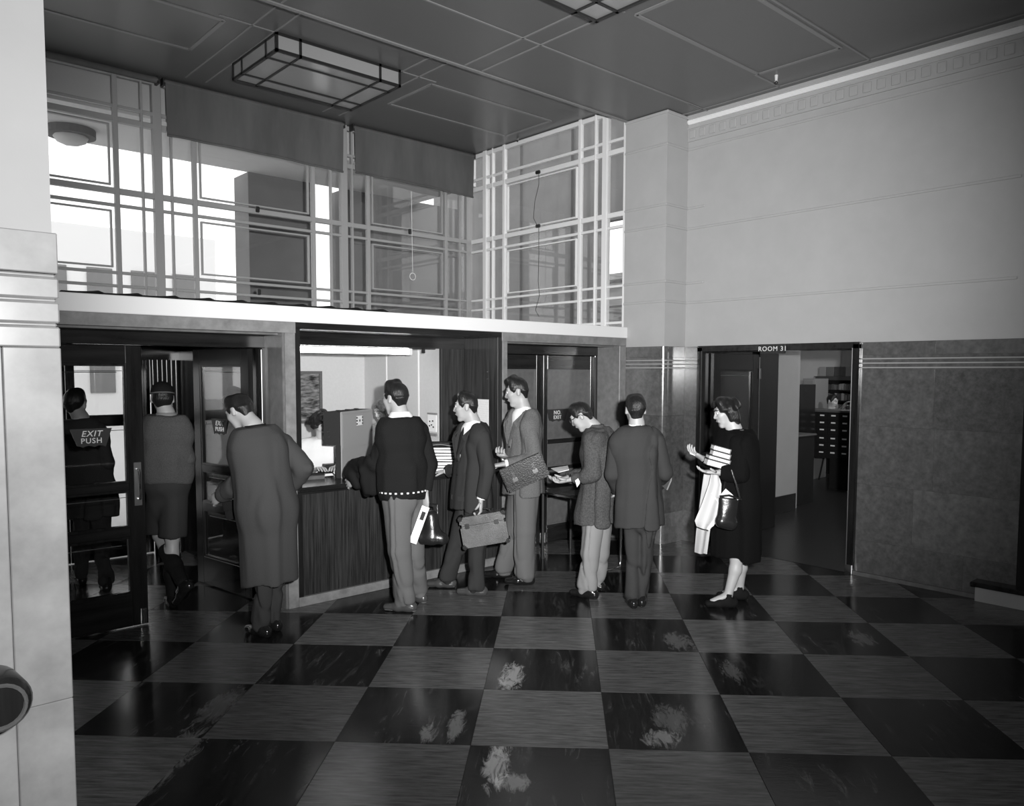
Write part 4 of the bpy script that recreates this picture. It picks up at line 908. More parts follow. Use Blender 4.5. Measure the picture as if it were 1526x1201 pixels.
        if g.get('collar', True):                        # turned collar round the back of the neck
            K = Sdf(.007); n0 = neck+sp*.0; K.E(n0-sp*.03, n0+sp*g.get('collarh', .02)+fw*.0, (g.get('collarw', .094)*s, .088*s), (.072*s, .070*s), rt, .01); K.E(n0-sp*.06+fw*.02, n0+sp*.12+fw*.02, (.056*s, .056*s), (.056*s, .056*s), rt, .006, 's')
            K.E(spt(.9, .16), spt(1.15, .14), (.05, .07), (.08, .08), rt, .01, 's'); K.cut(neck+sp*g.get('collarh', .02), sp); put('collar', K, g.get('collarm', top), go)
        if kind == 'pullover' and g.get('band'):
            K = Sdf(.008); b = spt(.035); K.E(b-sp*.05, b+sp*.03, (.162*s+inf, .130*s+inf), None, rt, .01); K.cut(b-sp*.035, -sp); K.cut(b+sp*.034, sp); put('waistband', K, 'black', go)
            st_ = box_mesh(.016, .008, .012, 0); st_.materials.append(M['shirt'])
            for k in range(26):
                a = 2*pi*k/26; p = spt(.066)+rt*cos(a)*(.170*s+inf)+fw*sin(a)*(.139*s+inf); o = link('stitch', st_, None, go, p); o.rotation_euler = (0, 0, math.atan2(*(rt*sin(a)-fw*cos(a))[1::-1]))
    if g.get('shirt', True) and top:
        S = Sdf(.008); S.E(neck-sp*.03, neck+sp*.06+fw*.004, (.070*s, .068*s), (.061*s, .061*s), rt, .012); S.E(spt(.55, .052), spt(.93, .025), (.06, .07*s), (.10*s, .078*s), rt, .02); S.cut(neck+sp*g.get('shirttop', .044), unit(sp-fw*.2)); put('shirt', S, g.get('shirtm', 'shirt'))
        if g.get('tie'):
            mb = MB(); mb.tube([spt(.97, .085), spt(.86, .118), spt(.6, .135)], [.016, .014, .024], 8); mb.done('tie', M['black'], root, True)
    # --- shoes
    if g.get('shoes', True):
        for q in 'LR':
            an, to = J['an'+q], J['to'+q]; fd = unit(to-an); fd = unit(np.array([fd[0], fd[1], 0])) if q not in g.get('raised', '') else fd
            an0 = an.copy()
            if q not in g.get('raised', ''): up2 = up; heel = np.array([an[0], an[1], .038])-fd*.045; tip = np.array([an[0], an[1], .03])+fd*.165*s
            else: sd_ = unit(np.cross(fd, up)); up2 = unit(np.cross(sd_, fd)); heel = an-up2*.06-fd*.045; tip = an-up2*.068+fd*.165*s
            R2 = unit(np.cross(fd, up2)); S = Sdf(.0068); mid = heel*.45+tip*.55
            S.E(heel, mid, (.036, .04), (.043, .036), R2, .02); S.E(mid, tip, (.043, .032), (.036, .024), R2, .02); S.E(heel+fd*.035, heel+fd*.045+up2*.055, .037, .040, k=.03); S.E(heel+fd*.05+up2*.03, mid, .036, .03, R2, .03)
            if g.get('lowcut'): S.E(heel+fd*.03+up2*.045, heel+fd*.1+up2*.05, .032, .03, k=.01, op='s')
            zb_ = heel-up2*.038; S.cut(zb_, -up2); so = put('shoe', S, shoes)
            K = Sdf(.0068); K.E(heel, mid, (.040, .04), (.047, .036), R2, .01); K.E(mid, tip, (.047, .032), (.040, .026), R2, .01); K.cut(zb_+up2*.013, up2); K.cut(zb_, -up2); put('sole', K, g.get('solem', 'shoe'), so)
    return root, J, base
def W(base, v): return Vector(v)+base
def slab(name, base, TL, TR, BL, thick, m, bev=.01, dd=0., parent=None, dds=None):
    """box whose front face is sighted by three corners on the plane dd metres beyond the person's plane; returns object and its frame"""
    dds = dds or (dd, dd, dd)
    a, b, c = at(base, *TL, dds[0]), at(base, *TR, dds[1]), at(base, *BL, dds[2]); X = (b-a); Y = (c-a); w, h = X.length, Y.length
    X.normalize(); N = X.cross(Y).normalized(); Y = N.cross(X)
    if N.dot(FH) < 0: N = -N
    ctr = a+X*w/2+Y*h/2+N*thick/2; F = Matrix((X, N, -Y)).transposed().to_4x4(); F.translation = ctr
    return F, w, h
# ------------------------------------------------------------------ the people
OUT_SUIT = dict(kind='jacket', vee=True, lapel=True)
r_pull, J1, b1 = person('person', 'person in a dark pullover at the counter, dark coat over the arm', dict(pel=(601, 738), neck=(597, 622, .02), head=(590, 594, .05), shL=(578, 640, -.08), shR=(625, 641, .14), elL=(562, 690, .02), wrL=(530, 712, .2), elR=(640, 692, .10), wrR=(634, 732, .03),
  hiL=(590, 745, -.06), hiR=(613, 745, .06), knL=(594, 820, -.08), knR=(613, 822, .10), anL=(607, 900, -.05), anR=(625, 888, .2), toL=(572, 910, -.02), toR=(612, 893, .26)),
  'pullover', phi=45, hphi=55, hp=-6, base=(604, 908), hair='quiff', s=1.03, seed=3, shoes='shoeb', hands={'R': dict(dir=(0, 0, -1))},
  garm=dict(kind='pullover', top='knit', legs='flan', baggy=.017, inf=.022, band=True, collar=True, collarm='shirt', collarh=.046, collarw=.128, necktop=.0, solem='sole', fold=.006, sleeve=1.08))
r_coat, J2, b2 = person('person', 'person in a long grey overcoat looking down beside the stone pier of the exit', dict(pel=(398, 760), neck=(381, 640, .0), head=(358, 613, .04), shL=(362, 665, -.1), shR=(421, 662, .15), elL=(366, 713, -.06), wrL=(330, 737, .1), elR=(452, 697, .15), wrR=(436, 722, .22),
  hiL=(390, 765, -.06), hiR=(410, 765, .06), knL=(392, 850, -.04), knR=(406, 850, .08), anL=(392, 937, -.04), anR=(408, 935, .1), toL=(370, 945, .06), toR=(388, 946, .2)),
  'coat', phi=55, hphi=66, hp=-30, base=(398, 945), hair='short', hairm='hair', s=1.0, seed=5, hands={'R': None},
  garm=dict(kind='coat', top='coat', legs='serge', inf=.03, hemz=.375, hemxy=(.02, .0), flare=.195, flared=.175, tilt=(.06, -.12), collarh=.035, collarm='black', sleeve=1.25, fold=.007, ffreq=(9, 9, 3), cuff=.0))
r_suit, J3, b3 = person('person', 'person in a dark suit with a hand on the counter, carrying a case', dict(pel=(704, 736), neck=(706, 634), head=(695, 606), shL=(717, 650, -.16), shR=(700, 648, .17), elL=(727, 700, -.2), wrL=(717, 742, -.22), elR=(690, 700, .2), wrR=(668, 702, .3),
  hiL=(710, 742, -.09), hiR=(697, 742, .09), knL=(712, 812, -.12), knR=(682, 812, .1), anL=(713, 877, -.14), anR=(667, 869, .1), toL=(684, 882, -.12), toR=(637, 874, .12)),
  'suit', phi=124, hphi=90, hp=-6, base=(692, 880), hair='short', s=1.0, seed=7, shoes='shoeb', hands={'L': dict(dir=(0, 0, -1), n=tuple(-RH), curl=1.0), 'R': dict(n=(0, 0, -1), curl=.25)},
  garm=dict(kind='jacket', top='suitd', legs='suitd', baggy=.006, inf=.026, vee=True, lapel=True, tie=True, skirt=.12, solem='shoeb', fold=.005))
r_brief, J4, b4 = person('person', 'tall person in a grey tweed jacket holding a flat briefcase under the arm', dict(pel=(781, 716), neck=(781, 613), head=(771, 584), shL=(788, 634, -.16), shR=(775, 630, .17), elL=(796, 684, -.2), wrL=(754, 691, -.26), elR=(768, 690, .2), wrR=(754, 682, .0),
  hiL=(785, 722, -.09), hiR=(776, 722, .09), knL=(783, 790, -.1), knR=(768, 790, .1), anL=(784, 861, -.1), anR=(751, 854, .12), toL=(757, 869, -.1), toR=(731, 860, .14)),
  'suit', phi=122, hphi=90, hp=-12, base=(772, 866), hair='quiff', s=1.03, seed=11, hands={'L': dict(n=(0, 0, -1), curl=.5), 'R': dict(n=(0, 0, 1), curl=.8)},
  garm=dict(kind='jacket', top='suitg', legs='flan', baggy=.02, inf=.024, vee=True, lapel=True, skirt=.11, fold=.006))
r_card, J5, b5 = person('person', 'stooping person in spectacles and a thick grey cardigan reading a paper slip', dict(pel=(889, 762, .03), neck=(888, 640, .02), head=(867, 620, .02), shL=(884, 655, -.14), shR=(900, 656, .14), elL=(884, 706, -.17), wrL=(852, 714, -.08), elR=(880, 705, .2), wrR=(846, 712, .12),
  hiL=(884, 766, -.03), hiR=(896, 766, .08), knL=(878, 825, -.08), knR=(893, 825, .1), anL=(879, 882, -.1), anR=(889, 872, .14), toL=(852, 890, -.02), toR=(862, 876, .2)),
  'cardigan', phi=62, hphi=76, hp=-34, base=(878, 886), hair='short', hairm='hairb', s=.96, seed=13, hands={'L': dict(n=(0, 0, 1), curl=.6), 'R': dict(n=(0, 0, 1), curl=.5)},
  garm=dict(kind='cardigan', top='knitg', legs='flanl', baggy=.012, inf=.03, stoop=.035, skirt=.10, collarh=.045, sleeve=1.22, fold=.006, shirt=True))
r_back, J6, b6 = person('person', 'person in charcoal suit seen from behind, between cardigan wearer and doorway', dict(pel=(954, 768), neck=(949, 638), head=(947, 611, .02), shL=(921, 659, 0), shR=(977, 657, 0), elL=(914, 706, .02), wrL=(921, 732, .16), elR=(989, 704, .02), wrR=(982, 722, .2),
  hiL=(942, 772, 0), hiR=(966, 772, 0), knL=(943, 835, .02), knR=(961, 835, .02), anL=(943, 894, -.02), anR=(956, 896, .02), toL=(936, 900, .2), toR=(954, 902, .22)),
  'suit', phi=5, hphi=4, hp=-2, base=(948, 903), hair='short', hairm='hairb', s=.97, seed=17, hands={'L': dict(n=tuple(FH)), 'R': dict(n=tuple(FH))},
  garm=dict(kind='jacket', top='suitb', legs='suitb', skirt=.085, inf=.02, collarh=.02, fold=.005))
r_wom, J7, b7 = person('person', 'person in a long black coat with books and a dark bag by the doorway', dict(pel=(1099, 750), neck=(1096, 645), head=(1083, 614), shL=(1103, 662, -.15), shR=(1092, 662, .15), elL=(1104, 706, -.2), wrL=(1072, 704, -.2), elR=(1082, 703, .18), wrR=(1047, 683, .05),
  hiL=(1101, 756, -.08), hiR=(1097, 756, .08), knL=(1098, 830, -.08), knR=(1102, 830, .08), anL=(1085, 893, -.1), anR=(1102, 880, .12), toL=(1055, 903, -.1), toR=(1074, 887, .14)),
  'coat', phi=88, hphi=90, hp=-14, base=(1088, 899), hair='bob', hairm='hairb', skin='skin2', s=.98, seed=19, shoes='black', hands={'L': dict(n=(0, 0, 1), curl=.35), 'R': dict(n=(0, 0, 1), curl=.5)},
  garm=dict(kind='coat', top='coatb', inf=.045, hemz=.40, hemxy=(.02, -.02), flare=.215, flared=.20, tilt=(.0, .0), collar=True, collarm='flan', collarh=.03, sleeve=1.3, fem=1, lowcut=True, fold=.008, ffreq=(9, 9, 3), shirtm='flan', solem='black'))
r_boy, J8, b8 = person('person', 'youth in a school cap and shorts walking out through the open exit door', dict(pel=(249, 715), neck=(248, 622), head=(242, 594, .02), shL=(227, 642, -.03), shR=(269, 640, .05), elL=(221, 683, .06), wrL=(222, 715, .14), elR=(279, 684, .02), wrR=(277, 716, .1),
  hiL=(238, 722, -.02), hiR=(260, 722, .03), knL=(238, 798, .2), knR=(257, 800, .02), anL=(272, 868, -.22), anR=(257, 893, .0), toL=(246, 900, -.12), toR=(250, 901, .18)),
  'shorts', phi=18, hphi=26, hp=0, base=(258, 903), hair='cap', hairm='hair', s=1.0, seed=23,
  garm=dict(kind='pullover', top='knitb', shorts='suitb', inf=.02, raised='L', collarh=.04, collarm='flanl', fold=.005, sleeve=1.05))
r_out, J9, b9 = person('person', 'person in a dark suit seen through the glass of the exit door', dict(pel=(136, 745), neck=(120, 628), head=(112, 602, .02), shL=(94, 648, 0), shR=(146, 648, 0), elL=(88, 692, .02), wrL=(92, 728, .12), elR=(158, 690, .02), wrR=(156, 722, .14),
  hiL=(124, 752), hiR=(146, 752, 0), knL=(122, 815, .06), knR=(150, 815, .05), anL=(122, 870, .12), anR=(158, 866, -.1), toL=(118, 880, .3), toR=(154, 872, .1)),
  'suit', phi=12, hphi=12, hp=-2, base=(140, 876), hair='short', s=1.02, seed=29, eyes=False, garm=dict(kind='jacket', top='suitd', legs='suitd', skirt=.14, inf=.02, fold=.005))
# clerks behind the counter, seated on stools
bq = on_y(478, 700, 6.55); bq.z = 0
def bust(name, label, head, base, phi, hphi, hp, hair, hairm, top, zs, feet=.35, **kw):
    """seated figure: head sighted at the base plane; hips at zs"""
    f = heading(phi); r = Vector((f.y, -f.x, 0)); h = at(base, *head)
    def pix(v): d = v-EYE; z = d.dot(CF); return (PPX+FOC*d.dot(CR)/z, PPY-FOC*d.dot(CU)/z, (v-base).dot(FH))
    nk = h-Vector((0, 0, .165))-f*.03; pe = Vector((base.x, base.y, zs))-f*.05
    P_ = dict(head=pix(h), neck=pix(nk), pel=pix(pe))
    for q, sg in (('L', -1), ('R', 1)):
        sh = nk+r*sg*.155-Vector((0, 0, .06)); el = sh-Vector((0, 0, .25))+f*.06+r*sg*.05; wr_ = kw.get('wz'); wv = Vector((nk.x, nk.y, kw.get('wz', 1.0)))+f*.34+r*sg*.1
        P_['sh'+q], P_['el'+q], P_['wr'+q] = pix(sh), pix(el), pix(wv); hi = pe+r*sg*.09; kn = hi+f*.40; an = Vector((kn.x, kn.y, .1))
        P_['hi'+q], P_['kn'+q], P_['an'+q], P_['to'+q] = pix(hi), pix(kn), pix(an), pix(an+f*.16)
    return person(name, label, P_, 'coat', phi=phi, hphi=hphi, hp=hp, base=base, hair=hair, hairm=hairm, skin='skin2', s=.95, seed=kw.get('seed', 31), hands={'L': dict(n=(0, 0, -1), curl=.4), 'R': dict(n=(0, 0, -1), curl=.4)},
      garm=dict(kind='pullover', topname=kw.get('topname', 'overall'), top=top, legs='serge', inf=.02, collarh=.02, collarm=top, shirtm='labcoat', fem=1, fold=.006, sleeve=1.15))
bust('person', 'seated person in a white overall with dark hair behind the grey box on the counter', (480, 630), bq, 200, 222, -40, 'bob', 'hair', 'labcoat', .62, wz=1.0, seed=31)
bq2 = on_y(577, 700, 6.75); bq2.z = 0
bust('person', 'fair haired person in white behind the counter, half hidden by the pullover wearer', (572, 612), bq2, 150, 130, -20, 'long', 'hairf', 'labcoat', .80, wz=1.05, seed=37)
bq3 = Vector((13.05, on_x(1241, 600, 13.05).y, 0))
bust('person', 'person sitting behind the card catalogue in the reading room', (1240, 598), bq3, 205, 215, -15, 'short', 'hair', 'flan', .55, wz=1.28, seed=41, topname='jacket')
for (b, z, lab) in ((bq, .50, 'stool under the clerk behind the grey box'), (bq2, .68, 'tall stool under the fair haired clerk'), (bq3, .43, 'stool under the reader behind the card catalogue')):
    so = tag(empty('stool', b), lab, 'stool'); mb = MB(); mb.tube([(0, 0, z-.03), (0, 0, z)], [.16, .17], 20); mb.done('seat', M['wood'], so)
    for k in range(4):
        a = k*pi/2+.4; mb = MB(); mb.tube([(cos(a)*.12, sin(a)*.12, z-.03), (cos(a)*.19, sin(a)*.19, 0)], .014, 6); mb.done('leg', M['wood'], so)
# spectacles of the stooping reader
hd5 = A_(heading(76)); hf5 = unit(hd5*cos(radians(-34))+A_((0, 0, 1))*sin(radians(-34))); hr5 = A_((hd5[1], -hd5[0], 0)); hu5 = np.cross(hr5, hf5); H5 = lambda v: Vector(J5['head']+.96*(hr5*v[0]+hf5*v[1]+hu5*v[2]))+b5
gl = tag(empty('spectacles', H5((0, .1, .01))), 'dark rimmed spectacles worn by the stooping reader', 'spectacles'); gp = Vector(gl.location)
for q in (-1, 1):
    mb = MB(); mb.tube([H5((q*.035+cos(a)*.024, .104, .010+sin(a)*.020))-gp for a in [k*pi/8 for k in range(17)]], .004, 6); mb.done('rim', M['dkmetal'], gl, True)
    mb = MB(); mb.tube([H5((q*.058, .102, .014))-gp, H5((q*.080, .04, .016))-gp, H5((q*.083, -.01, .014))-gp, H5((q*.083, -.025, -.005))-gp], .0035, 6); mb.done('temple', M['dkmetal'], gl, True)
mb = MB(); mb.tube([H5((-.012, .106, .014))-gp, H5((.012, .106, .014))-gp], .004, 6); mb.done('bridge', M['dkmetal'], gl)
# ------------------------------------------------------------------ things carried
F, w, h = slab('suitcase', b3, (683, 773), (751, 761.5), (689, 819), .13, None, dd=-.30)
sc_ = tag(empty('suitcase', F.translation), 'small leather suitcase carried by the person in the dark suit', 'suitcase'); R3 = F.to_3x3().to_4x4()
mb = MB(); mb.box((-w/2, w/2), (-.065, .065), (-h/2, h/2-.075), .014, R3); mb.done('body', M['leatherg'], sc_, True)
mb = MB(); mb.box((-w/2, w/2), (-.065, .065), (h/2-.072, h/2), .014, R3); mb.done('lid', M['leatherg'], sc_, True)
for x in (-w/2+.012, w/2-.012):
    for z in (-h/2+.012, h/2-.012): mb = MB(); mb.box((x-.02, x+.02), (-.068, .068), (z-.02, z+.02), .008, R3); mb.done('corner_cap', M['leatherb'], sc_)
for x in (-w*.34, w*.3): mb = MB(); mb.box((x-.018, x+.018), (-.072, -.06), (h/2-.095, h/2-.05), .003, R3); mb.done('clasp', M['chrome'], sc_)
mb = MB(); mb.tube([R3 @ Vector((x, 0, h/2+z)) for x, z in ((-.07, 0), (-.065, .022), (-.04, .036), (.04, .036), (.065, .022), (.07, 0))], .009, 8); mb.done('handle', M['leather'], sc_, True)
F, w, h = slab('briefcase', b4, (743, 701), (805, 674), (751, 738), .07, None, dd=-.34)
bf_ = tag(empty('briefcase', F.translation), 'flat brown leather briefcase held under the arm of the tall person', 'briefcase'); R3 = F.to_3x3().to_4x4()
mb = MB(); mb.box((-w/2, w/2), (-.03, .035), (-h/2, h/2), .014, R3); mb.done('body', M['leatherb'], bf_, True)
mb = MB(); mb.box((-w/2+.004, w/2-.004), (-.040, -.028), (-h/2+.05, h/2+.002), .006, R3); mb.done('flap', M['leatherb'], bf_, True)
for x in (-w*.24, w*.24):
    lk = MB(); lk.box((x-.012, x+.012), (-.052, -.04), (-.01, .05), .003, R3); lk.done('strap', M['leather'], bf_); lk = MB(); lk.box((x-.022, x+.022), (-.056, -.04), (-.035, -.0), .004, R3); lk.done('lock', M['chrome'], bf_)
# pullover wearer: coat over the arm, bag and pamphlet
cb1 = at(b1, 534, 700, .1)
oc = tag(empty('carried_coat', cb1), 'dark coat bundled over the forearm of the pullover wearer', 'coat')
S = Sdf(.011)
q = lambda x, y, dd: A_(at(b1, x, y, dd)-cb1)
S.E(q(530, 694, .18), q(558, 690, .02), (.06, .06), (.075, .07), None, .04); S.E(q(524, 706, .16), q(532, 722, .16), .05, .045, None, .04); S.E(q(550, 700, .04), q(553, 730, .06), (.07, .05), (.05, .045), None, .04); S.E(q(545, 715, .08), q(548, 735, .1), .05, .035, None, .03)
S.folds(.012, (13, 13, 6), 9); link('bundle', to_mesh('bundle', S.mesh()), M['black'], oc)
cu_ = tag(empty('cuff_band', W(b1, J1['wrL'])), 'patterned knitted cuff band at the wrist of the pullover wearer', 'cuff')
d_ = Vector(unit(J1['wrL']-J1['elL'])); mb = MB(); mb.tube([d_*-.028, d_*.004], [.047, .047], 14); mb.done('band', M['black'], cu_, True)
o_ = d_.orthogonal().normalized(); p_ = d_.cross(o_)
for k in range(14):
    a = k*2*pi/14; mb = MB(); mb.ball((o_*cos(a)+p_*sin(a))*.047+d_*-.012, .0065, 1); mb.done('stitch', M['shirt'], cu_)
F, w, h = slab('bag', b1, (634, 764), (655, 766), (628, 812), .10, None, dd=-.02)
bg = tag(empty('holdall', F.translation), 'black leather holdall hanging at the side of the pullover wearer', 'bag'); R3 = F.to_3x3().to_4x4()
S = Sdf(.01); S.E(A_(R3 @ Vector((-.02, .04, h*.36))), A_(R3 @ Vector((.01, .04, -h*.3))), (.05, .045), (.085, .06), A_(R3 @ Vector((1, 0, 0))), .04); S.E(A_(R3 @ Vector((-.08, .04, -h*.34))), A_(R3 @ Vector((.08, .04, -h*.34))), .055, None, None, .04); S.cut(A_(R3 @ Vector((0, 0, -h*.5))), (0, 0, -1)); S.folds(.006, (14, 14, 8), 4)
link('body', to_mesh('body', S.mesh()), M['leather'], bg)
mb = MB(); mb.tube([R3 @ Vector((-.05, .04, h*.42)), R3 @ Vector((-.045, .03, h*.7)), Vector(J1['wrR'])+b1-Vector(bg.location)+Vector((0, 0, -.09)), R3 @ Vector((.02, .06, h*.7)), R3 @ Vector((.03, .05, h*.42))], .007, 7); mb.done('handle', M['leather'], bg, True)
F, w, h = slab('pamphlet', b1, (629, 753), (640, 757), (619, 810), .012, None, dd=-.1)
pa = tag(empty('pamphlet', F.translation), 'white pamphlet with a small printed mark held beside the black holdall', 'pamphlet'); R3 = F.to_3x3().to_4x4()
mb = MB(); mb.box((-w/2, w/2), (-.006, .006), (-h/2, h/2), .001, R3); mb.done('cover', M['paper'], pa); mb = MB(); mb.box((-w*.22, w*.28), (-.0075, -.006), (h*.14, h*.36), 0, R3); mb.done('printed_mark', M['suitb'], pa)
# coat wearer's small bag
F, w, h = slab('satchel', b2, (331, 748), (355, 744), (336, 776), .06, None, dd=.12)
sb = tag(empty('satchel', F.translation), 'small dark satchel held in front by the person in the overcoat', 'bag'); R3 = F.to_3x3().to_4x4()
mb = MB(); mb.box((-w/2, w/2), (-.03, .03), (-h/2, h/2), .012, R3); mb.done('body', M['leather'], sb, True); mb = MB(); mb.box((-w/2, w/2), (-.036, -.028), (0, h/2), .004, R3); mb.done('flap', M['leather'], sb)
# reader's slips, table
F, w, h = slab('slip', b5, (822, 699), (846, 695), (833, 703), .004, None, dds=(.02, -.02, .0))
sp_ = tag(empty('paper_slip', F.translation), 'white paper slip held out flat in the hand of the stooping reader', 'paper'); R3 = F.to_3x3().to_4x4()
p4 = [at(b5, *q) for q in ((821, 698, .1), (846, 694, .1), (848, 700, -.14), (832, 704, -.14))]; c4 = sum(p4, Vector())/4; sp_.location = c4
mb = MB(); mb.prism([p-c4 for p in p4], Vector((0, 0, .002)), Vector((0, 0, -.002))); mb.done('sheet', M['paper'], sp_)
p4 = [at(b5, *q) for q in ((857, 716, -.16), (864, 711, -.16), (864, 720, -.16), (860, 726, -.16))]; c4 = sum(p4, Vector())/4
lt = tag(empty('letter', c4), 'second folded white paper under the hand of the stooping reader', 'paper'); mb = MB(); mb.prism([p-c4 for p in p4], Vector(FH)*.002, Vector(FH)*-.002); mb.done('sheet', M['paper'], lt)
ta = tag(empty('writing_table', (5.55, 5.16, 0)), 'small dark topped table on chrome tube legs in front of the no exit doors', 'table'); tp = Vector(ta.location)
box('table_top', (5.29, 5.80), (4.72, 5.60), (.665, .69), M['wood'], ta, .008); box('edge_strip', (5.284, 5.29), (4.72, 5.60), (.668, .687), M['chrome'], ta); box('blotter', (5.36, 5.68), (4.95, 5.35), (.69, .693), M['coat'], ta, .001)
y = 4.78
pts = [(5.36, y, .665), (5.36, y, .07), (5.37, y, .03), (5.40, y, .014), (5.58, y, .014), (5.61, y, .03), (5.62, y, .07), (5.62, y, .665)]
mb = MB(); mb.tube(pts, .0125, 10); o = mb.done('tube_leg', M['chrome'], ta, True); o.location = -tp
for x in (5.34, 5.74):
    mb = MB(); mb.tube([(x, 5.56, .665), (x, 5.56, 0)], .016, 10); o = mb.done('leg', M['dkmetal'], ta, True); o.location = -tp
# woman's things
F, w, h = slab('b', b7, (1054, 661), (1078, 667), (1054, 690), .14, None, dd=-.22)
R3 = F.to_3x3().to_4x4()
hts = [.035, .03, .045, .035]; zc = -.02
base_pt = at(b7, 1066, 696, -.16)
e1 = (at(b7, 1079, 698, -.16)-at(b7, 1050, 690, -.16)).normalized(); e2 = Vector(FH); e3 = e1.cross(e2)*-1
if e3.z < 0: e3 = -e3
z = 0.; names4 = ['lowest', 'second from the bottom', 'third from the bottom', 'topmost']
for k, (ln, dp, th, sh) in enumerate(((.175, .12, .05, 0), (.17, .12, .032, .0), (.14, .11, .042, .006), (.135, .11, .04, -.002))):
    Fm = Matrix((e1, e2, e3)).transposed().to_4x4(); c = base_pt+e3*(z+th/2)+e1*sh
    bo = tag(empty('carried_book', c), 'pale book, %s of the four held by the black coat wearer' % names4[k], 'book')
    m4 = Fm.to_3x3().to_4x4()
    mb = MB(); mb.box((-ln/2+.004, ln/2-.004), (-dp/2+.004, dp/2-.004), (-th/2+.003, th/2-.003), 0, m4); mb.done('pages', M['paper'], bo)
    for zz in (-1, 1): mb = MB(); mb.box((-ln/2, ln/2), (-dp/2, dp/2), (zz*(th/2-.0035)-.0025, zz*(th/2-.0035)+.0025), .001, m4); mb.done('cover', M['flan'] if k % 2 else M['suitg'], bo)
    mb = MB(); mb.box((ln/2-.002, ln/2+.003), (-dp/2, dp/2), (-th/2, th/2), .001, m4); mb.done('spine', M['flanl'], bo); z += th+.001
F, w, h = slab('hb', b7, (1073, 741), (1106, 745), (1076, 786), .09, None, dd=-.33)
hb = tag(empty('handbag', F.translation), 'shiny dark handbag with white paper sticking out, carried by the black coat wearer', 'bag'); R3 = F.to_3x3().to_4x4(); ho = Vector(hb.location)
S = Sdf(.008); RX = A_(R3 @ Vector((1, 0, 0)))
S.E(A_(R3 @ Vector((0, 0, h*.46))), A_(R3 @ Vector((.0, 0, -h*.25))), (w*.46, .03), (w*.44, .045), RX, .03); S.E(A_(R3 @ Vector((-w*.22, 0, -h*.34))), A_(R3 @ Vector((w*.25, 0, -h*.38))), .045, None, None, .03); S.cut(A_(R3 @ Vector((0, 0, h*.5))), A_(R3 @ Vector((0, 0, 1)))); S.folds(.005, (10, 10, 7), 3)
link('body', to_mesh('body', S.mesh()), M['leather'], hb)
mb = MB(); mb.prism([R3 @ Vector(v) for v in ((-w*.5, 0, h*.46), (w*.3, 0, h*.5), (w*.1, 0, h*.62), (-w*.22, 0, h*.78))], R3 @ Vector((0, .008, 0)), R3 @ Vector((0, .002, 0))); mb.done('paper', M['paper'], hb)
mb = MB(); mb.tube([R3 @ Vector((-w*.5, -.03, h*.52)), R3 @ Vector((-w*.1, -.04, h*.60)), R3 @ Vector((w*.5, -.03, h*.50))], .008, 8); mb.done('frame', M['leather'], hb, True)
mb = MB(); mb.ball(R3 @ Vector((w*.3, -.045, h*.49)), .012, 2); mb.done('clasp', M['chrome'], hb, True)
el = Vector(J7['wrL'])*.45+Vector(J7['elL'])*.55+b7
mb = MB(); mb.tube([at(b7, 1103, 745, -.29)-ho, at(b7, 1097, 722, -.30)-ho, at(b7, 1090, 701, -.28)-ho, at(b7, 1087, 697, -.2)-ho, at(b7, 1082, 712, -.14)-ho, at(b7, 1076, 744, -.26)-ho], .008, 7); mb.done('strap', M['leather'], hb, True)
def sheet(name, label, cat, pts, m, base, thick=.006, nm='cloth', fold=.012):
    """hanging cloth: two edges of sighted points, lofted with soft folds"""
    L_, R_ = [[at(base, *p) for p in e] for e in pts]; c = (L_[0]+R_[0])/2
    o = tag(empty(name, c), label, cat)
    def pl(e, t): k = min(int(t*(len(e)-1)), len(e)-2); return e[k].lerp(e[k+1], t*(len(e)-1)-k)
    def f(u, v): return pl(L_, v).lerp(pl(R_, v), u)-c+Vector(FH)*(fold*sin(u*9+v*1.5)*(.3+v)-.02*sin(pi*u))
    mb = MB(); mb.grid(f, 18, 16, thick); mb.done(nm, m, o, True); return o, c
dr, dc = sheet('dress_front', 'light skirt front showing below the coat of the person with the books', 'dress', [((1049, 705, .0), (1044, 740, .03), (1038, 790, .04), (1036, 823, .05)), ((1070, 705, .02), (1066, 740, .04), (1058, 790, .05), (1053, 825, .05))], M['dress'], b7)
rc, rcc = sheet('plastic_rainhood', 'pale folded plastic raincoat hanging over the wrist of the person with the books', 'raincoat', [((1062, 702, -.12), (1057, 722, -.14), (1047, 750, -.16), (1036, 776, -.16), (1040, 784, -.16)), ((1068, 702, -.13), (1075, 722, -.17), (1074, 745, -.18), (1071, 772, -.17), (1056, 790, -.16))], M['plastic'], b7, .012)
mb = MB(); mb.tube([at(b7, *p)-rcc for p in ((1060, 735, -.20), (1066, 742, -.215), (1072, 752, -.21), (1071, 768, -.2), (1063, 783, -.2), (1055, 789, -.19))], .004, 6); mb.done('edge_binding', M['paper'], rc, True)
# small note in the far hand, bus ticket
p4 = [at(b7, *q) for q in ((1027, 672, .02), (1036, 676, .02), (1036, 679, -.02), (1028, 676, -.02))]; c4 = sum(p4, Vector())/4
nt_ = tag(empty('ticket', c4), 'small slip pinched in the raised hand of the black coat wearer', 'paper'); mb = MB(); mb.prism([p-c4 for p in p4], Vector((0, 0, .0015)), Vector((0, 0, -.0015))); mb.done('sheet', M['paper'], nt_)
